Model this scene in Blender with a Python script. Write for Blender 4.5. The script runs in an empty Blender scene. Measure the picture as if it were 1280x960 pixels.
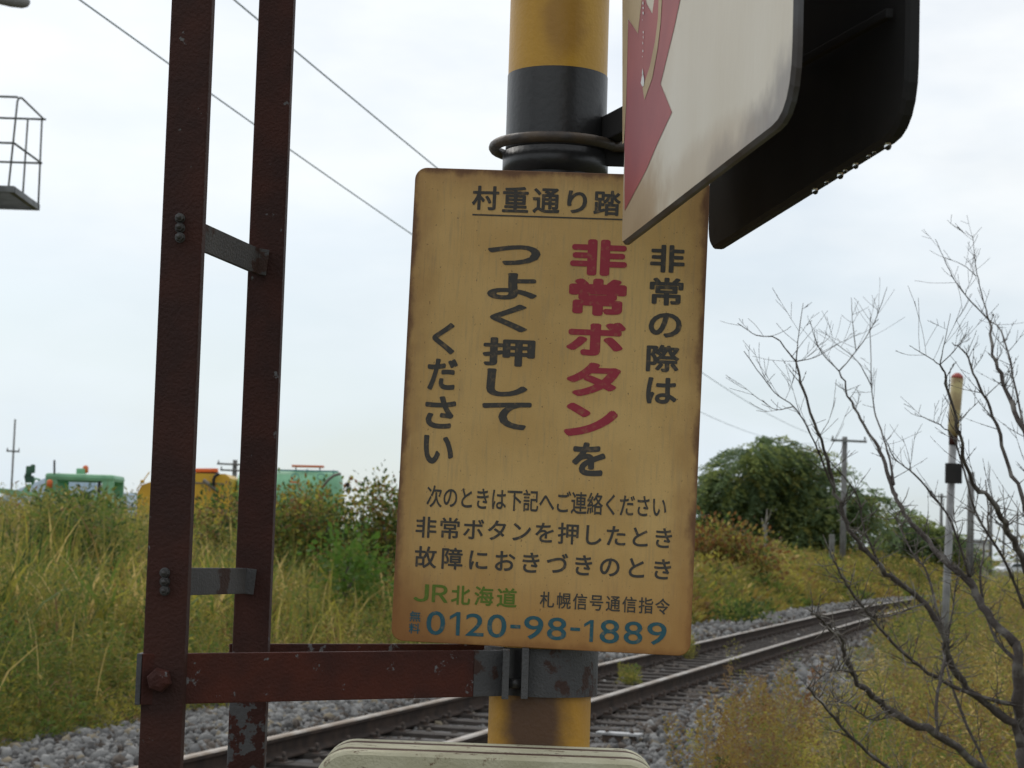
import bpy, bmesh, math, random
import numpy as np
from mathutils import Vector, Matrix
rng = np.random.default_rng(7)
random.seed(7)
R = math.radians
S = bpy.context.scene
COL = S.collection

# ------------------------------------------------------------------ camera
F = 2400.0                       # focal length in pixels of a 1280-wide frame
EYE = 1.6
ROLL, PITCH = R(1.9), math.atan(200 / F)
fwd = Vector((0, math.cos(PITCH), math.sin(PITCH)))
r0 = Vector((1, 0, 0)); u0 = r0.cross(fwd)
right = r0 * math.cos(ROLL) + u0 * math.sin(ROLL)
up = u0 * math.cos(ROLL) - r0 * math.sin(ROLL)
cam_loc = Vector((0, 0, EYE))
cd = bpy.data.cameras.new('camera'); cam = bpy.data.objects.new('camera', cd); COL.objects.link(cam)
cam.matrix_world = Matrix(((right.x, up.x, -fwd.x, 0), (right.y, up.y, -fwd.y, 0), (right.z, up.z, -fwd.z, EYE), (0, 0, 0, 1)))
cd.sensor_width = 36; cd.lens = 36 * F / 1280; cd.clip_start = 0.05; cd.clip_end = 9000
cd.dof.use_dof = True; cd.dof.focus_distance = 2.15; cd.dof.aperture_fstop = 24
S.camera = cam

# ------------------------------------------------------------------ sky, sun, exposure
SUN_EL, SUN_AZ = R(42), R(-28)            # azimuth from +Y towards +X
sdir = Vector((math.sin(SUN_AZ) * math.cos(SUN_EL), math.cos(SUN_AZ) * math.cos(SUN_EL), math.sin(SUN_EL)))
W = bpy.data.worlds.new('World'); S.world = W; W.use_nodes = True
nt = W.node_tree; nt.nodes.clear()
def wn(t, **k):
    n = nt.nodes.new(t)
    for a, b in k.items(): setattr(n, a, b)
    return n
out = wn('ShaderNodeOutputWorld'); bg = wn('ShaderNodeBackground'); bg.inputs['Strength'].default_value = 0.1
sky = wn('ShaderNodeTexSky', sky_type='NISHITA', sun_disc=False, sun_elevation=SUN_EL, sun_rotation=SUN_AZ)
tc = wn('ShaderNodeTexCoord')
dot = wn('ShaderNodeVectorMath', operation='DOT_PRODUCT'); dot.inputs[1].default_value = sdir
nt.links.new(tc.outputs['Generated'], dot.inputs[0])
bright = wn('ShaderNodeMapRange'); bright.inputs['From Min'].default_value = -0.75; bright.inputs['From Max'].default_value = 0.86
bright.inputs['To Min'].default_value = 6.3; bright.inputs['To Max'].default_value = 11.0
nt.links.new(dot.outputs['Value'], bright.inputs['Value'])
mp = wn('ShaderNodeMapping'); mp.inputs['Scale'].default_value = (3.2, 3.2, 8.0); mp.inputs['Location'].default_value = (1.3, 0.4, 0.35)
nz = wn('ShaderNodeTexNoise'); nz.inputs['Scale'].default_value = 1.6; nz.inputs['Detail'].default_value = 5; nz.inputs['Roughness'].default_value = 0.5
nt.links.new(tc.outputs['Generated'], mp.inputs['Vector']); nt.links.new(mp.outputs['Vector'], nz.inputs['Vector'])
cv = wn('ShaderNodeMapRange'); cv.inputs['From Min'].default_value = 0.36; cv.inputs['From Max'].default_value = 0.62
cv.inputs['To Min'].default_value = 0.62; cv.inputs['To Max'].default_value = 1.0
nt.links.new(nz.outputs['Fac'], cv.inputs['Value'])
nz2 = wn('ShaderNodeTexNoise'); nz2.inputs['Scale'].default_value = 3.4; nz2.inputs['Detail'].default_value = 6
nt.links.new(mp.outputs['Vector'], nz2.inputs['Vector'])
sh = wn('ShaderNodeMapRange'); sh.inputs['From Min'].default_value = 0.3; sh.inputs['From Max'].default_value = 0.7
sh.inputs['To Min'].default_value = 0.97; sh.inputs['To Max'].default_value = 1.03
nt.links.new(nz2.outputs['Fac'], sh.inputs['Value'])
mul = wn('ShaderNodeMath', operation='MULTIPLY'); nt.links.new(bright.outputs['Result'], mul.inputs[0]); nt.links.new(sh.outputs['Result'], mul.inputs[1])
cc = wn('ShaderNodeMix', data_type='RGBA', blend_type='MULTIPLY'); cc.inputs[0].default_value = 1
cc.inputs[6].default_value = (0.965, 0.99, 1.0, 1); nt.links.new(mul.outputs[0], cc.inputs[7])
mx = wn('ShaderNodeMix', data_type='RGBA')
nt.links.new(cv.outputs['Result'], mx.inputs[0]); nt.links.new(sky.outputs[0], mx.inputs[6]); nt.links.new(cc.outputs[2], mx.inputs[7])
sp = wn('ShaderNodeSeparateXYZ'); nt.links.new(tc.outputs['Generated'], sp.inputs[0])
low = wn('ShaderNodeMapRange'); low.inputs['From Min'].default_value = 0.0; low.inputs['From Max'].default_value = 0.24
low.inputs['To Min'].default_value = 0.0; low.inputs['To Max'].default_value = 1.0; nt.links.new(sp.outputs[2], low.inputs['Value'])
lt_ = wn('ShaderNodeMix', data_type='RGBA'); lt_.inputs[6].default_value = (0.71, 0.79, 0.86, 1); lt_.inputs[7].default_value = (1, 1, 1, 1); nt.links.new(low.outputs[0], lt_.inputs[0])
fm = wn('ShaderNodeMix', data_type='RGBA', blend_type='MULTIPLY'); fm.inputs[0].default_value = 1; nt.links.new(mx.outputs[2], fm.inputs[6]); nt.links.new(lt_.outputs[2], fm.inputs[7])
nt.links.new(fm.outputs[2], bg.inputs['Color']); nt.links.new(bg.outputs[0], out.inputs[0])
sl = bpy.data.lights.new('sun', 'SUN'); sl.energy = 0.7; sl.angle = R(25); sl.color = (1, 0.96, 0.9)
so = bpy.data.objects.new('sun', sl); COL.objects.link(so); so.rotation_euler = (-sdir).to_track_quat('-Z', 'Y').to_euler()
S.view_settings.view_transform = 'Standard'; S.view_settings.look = 'None'
S.view_settings.exposure = 0.0; S.view_settings.gamma = 1; S.view_settings.use_curve_mapping = False
S.cycles.max_bounces = 5; S.cycles.transparent_max_bounces = 8

# ------------------------------------------------------------------ helpers
def ray(px, py): return fwd + right * ((px - 640) / F) - up * ((py - 480) / F)
def P(px, py, Z): return cam_loc + ray(px, py) * Z
def PY(px, py, y): r = ray(px, py); return cam_loc + r * (y / r.y)
def horizon(px): return 680 + (px - 640) * math.tan(ROLL)

def mat(name, col, rough=0.7, col2=None, nscale=8.0, lo=0.4, hi=0.6, bump=0.0, bscale=60.0, metal=0.0, detail=6, stretch=(1, 1, 1), spec=0.5, trans=0.0, distort=0.0):
    m = bpy.data.materials.new(name); m.use_nodes = True
    n = m.node_tree.nodes; L = m.node_tree.links; b = n['Principled BSDF']
    b.inputs['Roughness'].default_value = rough; b.inputs['Metallic'].default_value = metal
    b.inputs['Specular IOR Level'].default_value = spec
    b.inputs['Base Color'].default_value = (*col, 1)
    t = None
    if col2 is not None or bump:
        t = n.new('ShaderNodeTexCoord'); mpn = n.new('ShaderNodeMapping'); mpn.inputs['Scale'].default_value = stretch
        L.new(t.outputs['Object'], mpn.inputs['Vector'])
    if col2 is not None:
        z = n.new('ShaderNodeTexNoise'); z.inputs['Scale'].default_value = nscale; z.inputs['Detail'].default_value = detail; z.inputs['Distortion'].default_value = distort
        L.new(mpn.outputs['Vector'], z.inputs['Vector'])
        r = n.new('ShaderNodeMapRange'); r.inputs['From Min'].default_value = lo; r.inputs['From Max'].default_value = hi
        L.new(z.outputs['Fac'], r.inputs['Value'])
        x = n.new('ShaderNodeMix'); x.data_type = 'RGBA'; x.inputs[6].default_value = (*col, 1); x.inputs[7].default_value = (*col2, 1)
        L.new(r.outputs['Result'], x.inputs[0]); L.new(x.outputs[2], b.inputs['Base Color'])
    if bump:
        z2 = n.new('ShaderNodeTexNoise'); z2.inputs['Scale'].default_value = bscale; z2.inputs['Detail'].default_value = 4
        L.new(mpn.outputs['Vector'], z2.inputs['Vector'])
        bp = n.new('ShaderNodeBump'); bp.inputs['Strength'].default_value = bump; bp.inputs['Distance'].default_value = 0.01
        L.new(z2.outputs['Fac'], bp.inputs['Height']); L.new(bp.outputs[0], b.inputs['Normal'])
    if trans:
        tr = n.new('ShaderNodeBsdfTranslucent'); ms = n.new('ShaderNodeMixShader'); ms.inputs[0].default_value = trans
        tr.inputs[0].default_value = (*[min(1, c * 1.3) for c in col], 1)
        L.new(b.outputs[0], ms.inputs[1]); L.new(tr.outputs[0], ms.inputs[2]); L.new(ms.outputs[0], n['Material Output'].inputs[0])
    return m
def leafm(name, col, k=0.65, tr=0.42): return mat(name, col, 0.6, col2=tuple(c * k for c in col), nscale=1.7, lo=0.35, hi=0.65, trans=tr, spec=0.25)

ROOT = {}
def prop(o, label=None, cat=None, group=None, kind=None):
    if label: o['label'] = label
    if cat: o['category'] = cat
    if group: o['group'] = group
    if kind: o['kind'] = kind
    return o
def empty(name, loc, label, cat, group=None):
    o = bpy.data.objects.new(name, None); COL.objects.link(o); o.location = loc; o.empty_display_size = 0.1
    ROOT[o] = Vector(loc); return prop(o, label, cat, group)

class MB:
    def __init__(s): s.v = []; s.f = []; s.mi = []; s.sm = []
    def add(s, verts, faces, mi=0, smooth=False):
        k = len(s.v); s.v += [Vector(v) for v in verts]
        for f in faces: s.f.append([i + k for i in f]); s.mi.append(mi); s.sm.append(smooth)
        return s
    def box(s, c, sz, rot=None, mi=0, ch=0.0):
        """box with chamfered edges; rot = 3x3 whose columns are the box axes"""
        c = Vector(c); bm = bmesh.new(); bmesh.ops.create_cube(bm, size=1)
        for v in bm.verts: v.co = Vector((v.co.x * sz[0], v.co.y * sz[1], v.co.z * sz[2]))
        if ch: bmesh.ops.bevel(bm, geom=bm.edges[:], offset=ch, segments=2, profile=0.6, affect='EDGES')
        bm.verts.index_update()
        vs = [(rot @ v.co if rot else v.co) + c for v in bm.verts]
        s.add(vs, [[v.index for v in f.verts] for f in bm.faces], mi); bm.free(); return s
    def bar(s, a, b, w, h, upv=(0, 0, 1), mi=0, ch=0.0):
        """rectangular bar a->b; h along upv, w across"""
        a = Vector(a); b = Vector(b); d = b - a; x = d.normalized(); y = Vector(upv).cross(x).normalized(); z = x.cross(y)
        return s.box((a + b) / 2, (d.length, w, h), Matrix((x, y, z)).transposed(), mi, ch)
    def tube(s, pts, rad, seg=10, mi=0, cap=True, smooth=True):
        pts = [Vector(p) for p in pts]; rs = rad if hasattr(rad, '__len__') else [rad] * len(pts)
        ring = []; n = None; vs = []; fs = []
        for i, p in enumerate(pts):
            t = (pts[min(i + 1, len(pts) - 1)] - pts[max(i - 1, 0)]).normalized()
            if n is None: n = t.orthogonal().normalized()
            n = (n - t * n.dot(t)).normalized(); b = t.cross(n)
            for k in range(seg):
                a = 2 * math.pi * k / seg; vs.append(p + (n * math.cos(a) + b * math.sin(a)) * rs[i])
        for i in range(len(pts) - 1):
            for k in range(seg):
                fs.append([i * seg + k, i * seg + (k + 1) % seg, (i + 1) * seg + (k + 1) % seg, (i + 1) * seg + k])
        if cap: fs.append(list(range(seg))[::-1]); fs.append([(len(pts) - 1) * seg + k for k in range(seg)])
        return s.add(vs, fs, mi, smooth)
    def prism(s, poly, depth, mi=0):
        """poly: 3D points of a planar outline; extruded along vector depth"""
        n = len(poly); p = [Vector(q) for q in poly]; d = Vector(depth)
        return s.add(p + [q + d for q in p], [list(range(n)), [n + i for i in range(n)][::-1]] + [[i, i + n, (i + 1) % n + n, (i + 1) % n] for i in range(n)], mi)
    def loft(s, rings, mi=0, cap=True, smooth=False):
        n = len(rings[0]); vs = [v for r in rings for v in r]; fs = []
        for j in range(len(rings) - 1):
            for i in range(n): fs.append([j * n + i, j * n + (i + 1) % n, (j + 1) * n + (i + 1) % n, (j + 1) * n + i])
        if cap: fs.append(list(range(n))[::-1]); fs.append([(len(rings) - 1) * n + i for i in range(n)])
        return s.add(vs, fs, mi, smooth)
    def build(s, name, mats, parent=None, local=False):
        me = bpy.data.meshes.new(name); off = Vector((0, 0, 0))
        if parent is not None and not local: off = ROOT.get(parent, off)
        me.from_pydata([v - off for v in s.v], [], s.f); me.update()
        me.polygons.foreach_set('material_index', s.mi); me.polygons.foreach_set('use_smooth', s.sm)
        bm = bmesh.new(); bm.from_mesh(me); bmesh.ops.recalc_face_normals(bm, faces=bm.faces[:]); bm.to_mesh(me); bm.free()
        for m in (mats if isinstance(mats, (list, tuple)) else [mats]): me.materials.append(m)
        o = bpy.data.objects.new(name, me); COL.objects.link(o)
        if parent is not None: o.parent = parent; ROOT[o] = off
        return o

def npmesh(name, V, Fq, mi, mats, parent=None):
    """fast mesh of quads / tris from numpy arrays"""
    me = bpy.data.meshes.new(name); n, k = Fq.shape
    if parent is not None: V = V - np.array(ROOT[parent])
    me.vertices.add(len(V)); me.vertices.foreach_set('co', np.ascontiguousarray(V, dtype=np.float32).ravel())
    me.loops.add(n * k); me.loops.foreach_set('vertex_index', np.ascontiguousarray(Fq, dtype=np.int32).ravel())
    me.polygons.add(n); me.polygons.foreach_set('loop_start', np.arange(0, n * k, k, dtype=np.int32))
    me.polygons.foreach_set('material_index', np.ascontiguousarray(mi, dtype=np.int32))
    me.update(calc_edges=True)
    for m in mats: me.materials.append(m)
    o = bpy.data.objects.new(name, me); COL.objects.link(o)
    if parent is not None: o.parent = parent; ROOT[o] = ROOT[parent]
    return o

# ------------------------------------------------------------------ terrain and track frame
PSI = math.atan(687 / F); TD = np.array([math.sin(PSI), math.cos(PSI)]); TNL = np.array([-math.cos(PSI), math.sin(PSI)])  # along, left
C0 = np.array([-4.755, 0.0])
def lat(s): return -np.clip(np.asarray(s, float) - 42, 0, 148) ** 2 / 1100.0        # the line bends gently right beyond 42 m
def sd_xy(s, d): d = d + lat(s); return C0[0] + TD[0] * s + TNL[0] * d, C0[1] + TD[1] * s + TNL[1] * d
def d_of(x, y): return (np.asarray(x) - C0[0]) * TNL[0] + (np.asarray(y) - C0[1]) * TNL[1] - lat(np.minimum(s_of(x, y), 190))
def s_of(x, y): return (np.asarray(x) - C0[0]) * TD[0] + (np.asarray(y) - C0[1]) * TD[1]
def ground_z(d): return np.interp(d, [-400, -4, -2.4, 2.6, 4.0, 8, 18, 400], [0.0, 0.0, -0.12, -0.12, -0.02, 0.15, 0.5, 0.5])
BED_D = [-2.9, -2.0, -1.35, -0.6, 0.6, 1.35, 1.9, 3.3]
BED_Z = [-0.12, 0.0, 0.065, 0.05, 0.05, 0.065, 0.05, -0.08]

m_soil = mat('soil', (0.07, 0.06, 0.03), 0.95, (0.10, 0.10, 0.035), 0.8, bump=0.6, bscale=12)
ds = np.array([-3000, -400, -60, -20, -8, -4, -3, -2.4, 2.6, 3.2, 4, 6, 8, 12, 18, 30, 60, 400, 3000.0]); ss = np.concatenate([[-600, -60], np.arange(-10, 90, 4), [120, 200, 400, 900, 3500, 6000.]])
V = np.array([[*sd_xy(s, d), float(ground_z(d))] for s in ss for d in ds]); nd = len(ds)
Fq = np.array([[i * nd + j, i * nd + j + 1, (i + 1) * nd + j + 1, (i + 1) * nd + j] for i in range(len(ss) - 1) for j in range(nd - 1)])[:, ::-1]
prop(npmesh('ground', V, Fq, np.zeros(len(Fq)), [m_soil]), kind='structure')
m_bed = mat('ballast_fines', (0.10, 0.095, 0.09), 0.95, (0.2, 0.19, 0.185), 14, bump=0.9, bscale=30)
ss = np.concatenate([np.arange(-12, 90, 2), np.arange(90, 190, 5)]); nb = len(BED_D)
V = np.array([[*sd_xy(s, d), z] for s in ss for d, z in zip(BED_D, BED_Z)])
Fq = np.array([[i * nb + j, i * nb + j + 1, (i + 1) * nb + j + 1, (i + 1) * nb + j] for i in range(len(ss) - 1) for j in range(nb - 1)])[:, ::-1]
prop(npmesh('ballast_bed', V, Fq, np.zeros(len(Fq)), [m_bed]), kind='structure')
# far hills behind the yard
m_hill = mat('far_hill', (0.2, 0.27, 0.33), 0.9, (0.24, 0.31, 0.37), 0.01)  # pale grey-blue base colour carries the aerial haze
hb = MB(); hx = np.linspace(-1500, 200, 30)
rings = []
for i, x in enumerate(hx):
    h = 60 + 32 * math.sin(i * 0.55 + 0.6) + 14 * math.sin(i * 1.7); h *= max(0, 1 - abs(x + 800) / 760) ** 0.6 + 0.02
    rings.append([(x, 3000, -2), (x, 3150, h * 0.6), (x, 3400, h), (x, 3800, h * 0.5), (x, 4100, -2)])
for j in range(29):
    for k in range(4): hb.add([rings[j][k], rings[j + 1][k], rings[j + 1][k + 1], rings[j][k + 1]], [[0, 1, 2, 3]])
prop(hb.build('hill', m_hill), kind='structure')

# stones of the ballast (nobody could count them)
ico = bmesh.new(); bmesh.ops.create_icosphere(ico, subdivisions=1, radius=1); ico.verts.index_update()
IV = np.array([v.co[:] for v in ico.verts]); IF = np.array([[v.index for v in f.verts] for f in ico.faces]); ico.free()
def rot_rand(n):
    q = rng.normal(size=(n, 4)); q /= np.linalg.norm(q, axis=1)[:, None]; w, x, y, z = q.T
    return np.stack([1 - 2 * (y * y + z * z), 2 * (x * y - z * w), 2 * (x * z + y * w), 2 * (x * y + z * w), 1 - 2 * (x * x + z * z), 2 * (y * z - x * w), 2 * (x * z - y * w), 2 * (y * z + x * w), 1 - 2 * (x * x + y * y)], 1).reshape(n, 3, 3)
def stones(n, s0, s1, r):
    s = s0 + (s1 - s0) * rng.random(n); d = rng.uniform(-2.95, 3.45, n)
    keep = (np.abs(d) > 0.72) | (rng.random(n) < 0.3); s, d = s[keep], d[keep]; n = len(s)
    z = np.interp(d, BED_D, BED_Z); x, y = sd_xy(s, d)
    rad = r * rng.lognormal(0, 0.3, n).clip(.5, 1.75)
    rad[np.abs(d) < 1.2] *= 0.72; inner = np.abs(d) < 1.2; z = z - inner * 0.012
    sc = np.stack([rad * rng.uniform(0.8, 1.35, n), rad * rng.uniform(0.7, 1.1, n), rad * rng.uniform(0.55, 0.9, n)], 1)
    V = IV[None] * (1 + 0.20 * rng.standard_normal((n, len(IV), 1)).clip(-1.6, 1.6)) * sc[:, None, :]
    V = np.einsum('nij,nvj->nvi', rot_rand(n), V) + np.stack([x, y, z + rad * 0.35], 1)[:, None, :]
    Fc = IF[None] + (np.arange(n) * len(IV))[:, None, None]
    pm = rng.choice(5, n, p=[0.34, 0.27, 0.2, 0.13, 0.06]); br = rng.random(n) < np.interp(np.abs(d), [0.9, 1.5], [.85, .08]); pm[br] = rng.choice([5, 6], br.sum()); mi = np.repeat(pm, len(IF))
    return V.reshape(-1, 3), Fc.reshape(-1, 3), mi
A = [stones(21000, 8, 21, 0.029), stones(8500, 21, 36, 0.042), stones(6000, 36, 75, 0.055)]
k = 0; VV, FF, MM = [], [], []
for v, f, m in A: VV.append(v); FF.append(f + k); MM.append(m); k += len(v)
gm = [mat('stone_' + str(i), c, 0.85, tuple(q * 0.72 for q in c), 9, bump=0.4, bscale=50) for i, c in enumerate([(0.235, 0.232, 0.225), (0.17, 0.168, 0.165), (0.31, 0.305, 0.295), (0.105, 0.1, 0.096), (0.27, 0.225, 0.155), (0.085, 0.066, 0.053), (0.14, 0.115, 0.095)])]
prop(npmesh('ballast_stones', np.concatenate(VV), np.concatenate(FF), np.concatenate(MM), gm), 'loose grey crushed stone banked along both rails', kind='stuff')

# rails: head, web, foot in one rolled section, lying on the sleepers
m_railtop = mat('worn_rail_head', (0.42, 0.37, 0.32), 0.4, (0.26, 0.19, 0.13), 3, metal=0.8)
m_rail = mat('rusty_rail', (0.035, 0.025, 0.02), 0.85, (0.06, 0.04, 0.03), 6, bump=0.3, spec=.25)
RAIL_Z = 0.085
prof = [(-.0635, 0), (.0635, 0), (.0635, .011), (.012, .03), (.0085, .045), (.0085, .108), (.0325, .118), (.0325, .142), (.026, .153), (-.026, .153), (-.0325, .142), (-.0325, .118), (-.0085, .108), (-.0085, .045), (-.012, .03), (-.0635, .011)]
def rail(d0, label):
    b = MB(); n = len(prof); sl_ = [-12, 20, 40] + list(range(44, 190, 6))
    rings = [[Vector((*sd_xy(s, d0 + a), RAIL_Z + h)) for a, h in prof] for s in sl_]
    b.loft(rings)
    for i in range(len(b.f)):
        pts = [b.v[j] for j in b.f[i]]
        if len(b.f[i]) == 4 and min(p.z for p in pts) > RAIL_Z + 0.135: b.mi[i] = 1
    prop(b.build('rail', [m_rail, m_railtop]), label, 'rail', 'the two rails of the track')
rail(0.5665, 'worn steel rail farther from the pole, on the far side of the track')
rail(-0.5665, 'worn steel rail nearer the pole, on the near side of the track')

# sleepers with rail fastenings
m_slp = mat('weathered_sleeper', (0.04, 0.032, 0.027), 0.9, (0.075, 0.063, 0.055), 7, bump=0.5, bscale=40, stretch=(1, 6, 6))
m_clip = mat('rusty_fastening', (0.045, 0.036, 0.03), 0.75, (0.09, 0.06, 0.045), 25)
base = empty('sleeper', (0, 0, 0), 'dark weathered timber sleeper lying across the track under both rails', 'sleeper', 'sleepers of the railway track')
MB().box((0, 0, 0.01), (2.1, 0.2, 0.15), ch=0.008).build('timber', m_slp, base, True)
for sx in (-1, 1):
    b = MB().box((sx * .5665, 0, 0.089), (0.34, 0.15, 0.006), ch=.001)
    for q in (-1, 1):
        b.box((sx * .5665 + q * .1, 0, 0.106), (0.07, 0.06, 0.028), ch=.006); b.tube([(sx * .5665 + q * .12, 0, .1), (sx * .5665 + q * .12, 0, .155)], .014, 8)
    b.build('rail_fastening', m_clip, base, True)
kids = list(base.children)
ang = math.atan2(TNL[1], TNL[0])
first = True; s = 8.6
while s < 68:
    x, y = sd_xy(s, 0)
    if first: o = base; first = False
    else:
        o = base.copy(); COL.objects.link(o)
        for c in kids: q = c.copy(); COL.objects.link(q); q.parent = o
    o.location = (x, y, random.uniform(-.006, .0)); o.rotation_euler = (0, 0, ang - max(s - 42, 0) / 550 + random.uniform(-.012, .012))
    s += 0.62 + random.uniform(-.02, .02)
# pale steel plate lying by the near rail
c = PY(775, 893, 15.4); c = Vector((c.x, c.y, 0.13))
m_pale = mat('pale_zinc', (0.5, 0.5, 0.5), 0.5, (0.36, 0.36, 0.36), 10, metal=0.3)
t = empty('steel_plate', (c.x, c.y, 0), 'pale steel plate beside the near rail just right of the yellow pole', 'plate')
rt = Matrix.Rotation(ang, 3, 'Z')
MB().box(c, (0.36, 0.13, 0.02), rt, ch=.004).build('plate', m_pale, t)
for q in (-.1, .1): MB().tube([c + rt @ Vector((q, 0, .009)), c + rt @ Vector((q, 0, .03))], .016, 8).build('bolt', m_clip, t)
MB().box(c + rt @ Vector((.0, 0, -.04)), (.26, .1, .06), rt).build('foot', m_clip, t)

# ------------------------------------------------------------------ vegetation builders
GREENS = [leafm('leaf_green', (0.155, 0.22, 0.045)), leafm('leaf_olive', (0.265, 0.245, 0.06)), leafm('leaf_yellowgreen', (0.42, 0.37, 0.07)),
          leafm('straw', (0.64, 0.48, 0.18)), leafm('leaf_dark', (0.065, 0.105, 0.03)), leafm('brown_seedhead', (0.26, 0.165, 0.075)),
          leafm('golden_leaf', (0.33, 0.235, 0.06)), leafm('rust_leaf', (0.22, 0.10, 0.035)), leafm('grey_stem', (0.25, 0.21, 0.14))]
def frustum_pts(n, z0, z1, px0, px1, power=1.0):
    Z = z0 + (z1 - z0) * rng.random(n) ** power; px = rng.uniform(px0, px1, n)
    return (px - 640) / F * Z, Z
def blades(x, y, z, h, w, curl, mats_p, seg=4, lean=0.15):
    n = len(x); a = rng.uniform(0, 2 * np.pi, n); dx, dy = np.cos(a), np.sin(a)
    t = np.linspace(0, 1, seg + 1)
    cu = curl * rng.uniform(0.1, 1.0, n) + lean * rng.random(n)
    ang_ = cu[:, None] * (t[None] ** 1.6) * 2.2                     # bend angle along the blade
    st = h[:, None] / seg
    ox = np.concatenate([np.zeros((n, 1)), np.cumsum(np.sin(ang_[:, 1:]) * st, 1)], 1); oz = np.concatenate([np.zeros((n, 1)), np.cumsum(np.cos(ang_[:, 1:]) * st, 1)], 1)
    cx = x[:, None] + ox * dx[:, None]; cy = y[:, None] + ox * dy[:, None]; cz = z[:, None] + oz
    b = a + np.pi / 2 + rng.normal(0, 0.5, n); wt = w[:, None] * (np.minimum(1, 0.45 + 1.6 * t) * (1 - t ** 2.2) + 0.02)[None] / 2
    L = np.stack([cx - np.cos(b)[:, None] * wt, cy - np.sin(b)[:, None] * wt, cz], -1); Rr = np.stack([cx + np.cos(b)[:, None] * wt, cy + np.sin(b)[:, None] * wt, cz], -1)
    V = np.stack([L, Rr], 2).reshape(-1, 3)
    bi = (np.arange(n) * 2 * (seg + 1))[:, None] + 2 * np.arange(seg)[None]
    Fq = np.stack([bi, bi + 1, bi + 3, bi + 2], -1).reshape(-1, 4)
    return V, Fq, np.repeat(rng.choice(len(mats_p), n, p=np.array(mats_p) / sum(mats_p)), seg)
def leaf_quads(c, dirv, l, w, mi):
    """diamond leaves: centre base c, direction dirv, length l, width w"""
    n = len(c); dirv = dirv / (np.linalg.norm(dirv, axis=1)[:, None] + 1e-9)
    s = np.cross(dirv, rng.normal(size=(n, 3))); s /= (np.linalg.norm(s, axis=1)[:, None] + 1e-9)
    m = c + dirv * (l * 0.45)[:, None]
    V = np.stack([c, m + s * (w / 2)[:, None], c + dirv * l[:, None], m - s * (w / 2)[:, None]], 1).reshape(-1, 3)
    return V, np.arange(4 * n).reshape(n, 4), mi
def weeds(x, y, z, h, per, l, spread, mats_p, taper=0.7, lw=0.3):
    """upright leafy weeds: leaves set all along a stem that leans a little"""
    n = len(x); t = rng.random((n, per)) ** 0.8; a = rng.uniform(0, 2 * np.pi, (n, per))
    lx, ly = rng.normal(0, 0.10, n), rng.normal(0, 0.10, n)
    r = spread * (1 - taper * t) * np.sqrt(rng.random((n, per)))
    c = np.stack([x[:, None] + lx[:, None] * h[:, None] * t + r * np.cos(a), y[:, None] + ly[:, None] * h[:, None] * t + r * np.sin(a), z[:, None] + h[:, None] * t], -1).reshape(-1, 3)
    dv = np.stack([np.cos(a), np.sin(a), rng.uniform(-0.2, 1.3, (n, per))], -1).reshape(-1, 3)
    ll = l * rng.uniform(0.6, 1.3, n * per)
    order = [4, 0, 1, 2, 3, 8, 6, 5, 7]; cum = np.cumsum(np.array(mats_p)[order]) / sum(mats_p)
    u = 0.5 + 0.5 * np.tanh(1.5 * clumpy(x, y, .55, 4)) * 0.62 + rng.normal(0, 0.17, n); pm = np.array(order)[np.minimum(np.searchsorted(cum, np.clip(u, 0, .999)), 8)]; mi = np.repeat(pm, per)
    sw = rng.random(n * per) < 0.22; mi[sw] = rng.choice(len(mats_p), sw.sum(), p=np.array(mats_p) / sum(mats_p))
    return leaf_quads(c, dv, ll, ll * lw, mi)
def join(parts):
    k = 0; a, b, c = [], [], []
    for v, f, m in parts: a.append(v); b.append(f + k); c.append(m); k += len(v)
    return np.concatenate(a), np.concatenate(b), np.concatenate(c)
def clumpy(x, y, sc=0.5, seed=0):
    return (np.sin(x * 1.9 * sc + seed) + np.sin(y * 1.1 * sc + 1.7 * seed) + np.sin((x + y) * 2.7 * sc + seed * 3) + np.sin((x - 0.6 * y) * 4.1 * sc)) / 4

#            green olive ygreen straw dark brown gold rust stem
# --- tall reed grass of the left bank
parts = []
x, y = frustum_pts(30000, 14, 48, -330, 1120, 1.25); d = d_of(x, y); k = (d > 4.3) & (d < 26); x, y, d = x[k], y[k], d[k]
g = clumpy(x, y, 1.0); h = np.interp(d, [4.2, 6.5, 10, 26], [0.95, 1.5, 1.75, 1.8]) * (1 + 0.25 * g) * rng.uniform(0.55, 1.12, len(x))
parts.append(blades(x, y, ground_z(d), h, rng.uniform(0.02, 0.052, len(x)), 0.5, [6.5, 4.5, 5.5, 2.8, 2.2, 0.6, 1.2, 0, 0]))
x, y = frustum_pts(6500, 15, 36, -330, 620); d = d_of(x, y); k = (d > 4.6) & (clumpy(x, y, 0.8, 2) > 0.0); x, y, d = x[k], y[k], d[k]
parts.append(blades(x, y, ground_z(d) + 0.3, rng.uniform(0.6, 1.25, len(x)), rng.uniform(0.035, 0.08, len(x)), 0.62, [2.4, 2, 4, 4.4, 0.4, 0.3, 0.8, 0, 0], 5))
x, y = frustum_pts(13000, 20, 50, -330, 640); d = d_of(x, y); k = (d > 7) & (d < 26); x, y, d = x[k], y[k], d[k]
h = np.interp(d, [7, 12, 26], [1.3, 1.75, 1.9]) * (1 + 0.24 * clumpy(x, y, .8, 1)) * rng.uniform(0.65, 1.05, len(x))
parts.append(weeds(x, y, ground_z(d), h, 34, 0.08, 0.15, [3.5, 4, 2.4, 0.8, 3.0, 2.6, .8, .2, .5]))
x, y = frustum_pts(420, 25, 31, 62, 150); d = d_of(x, y)
parts.append(weeds(x, y, ground_z(d), rng.uniform(1.3, 2.05, len(x)), 46, 0.10, 0.16, [4, 4, 1.5, 0.8, 4, 2.0, .5, .2, .5]))
x, y = frustum_pts(260, 25, 31, 72, 150); d = d_of(x, y)
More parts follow.
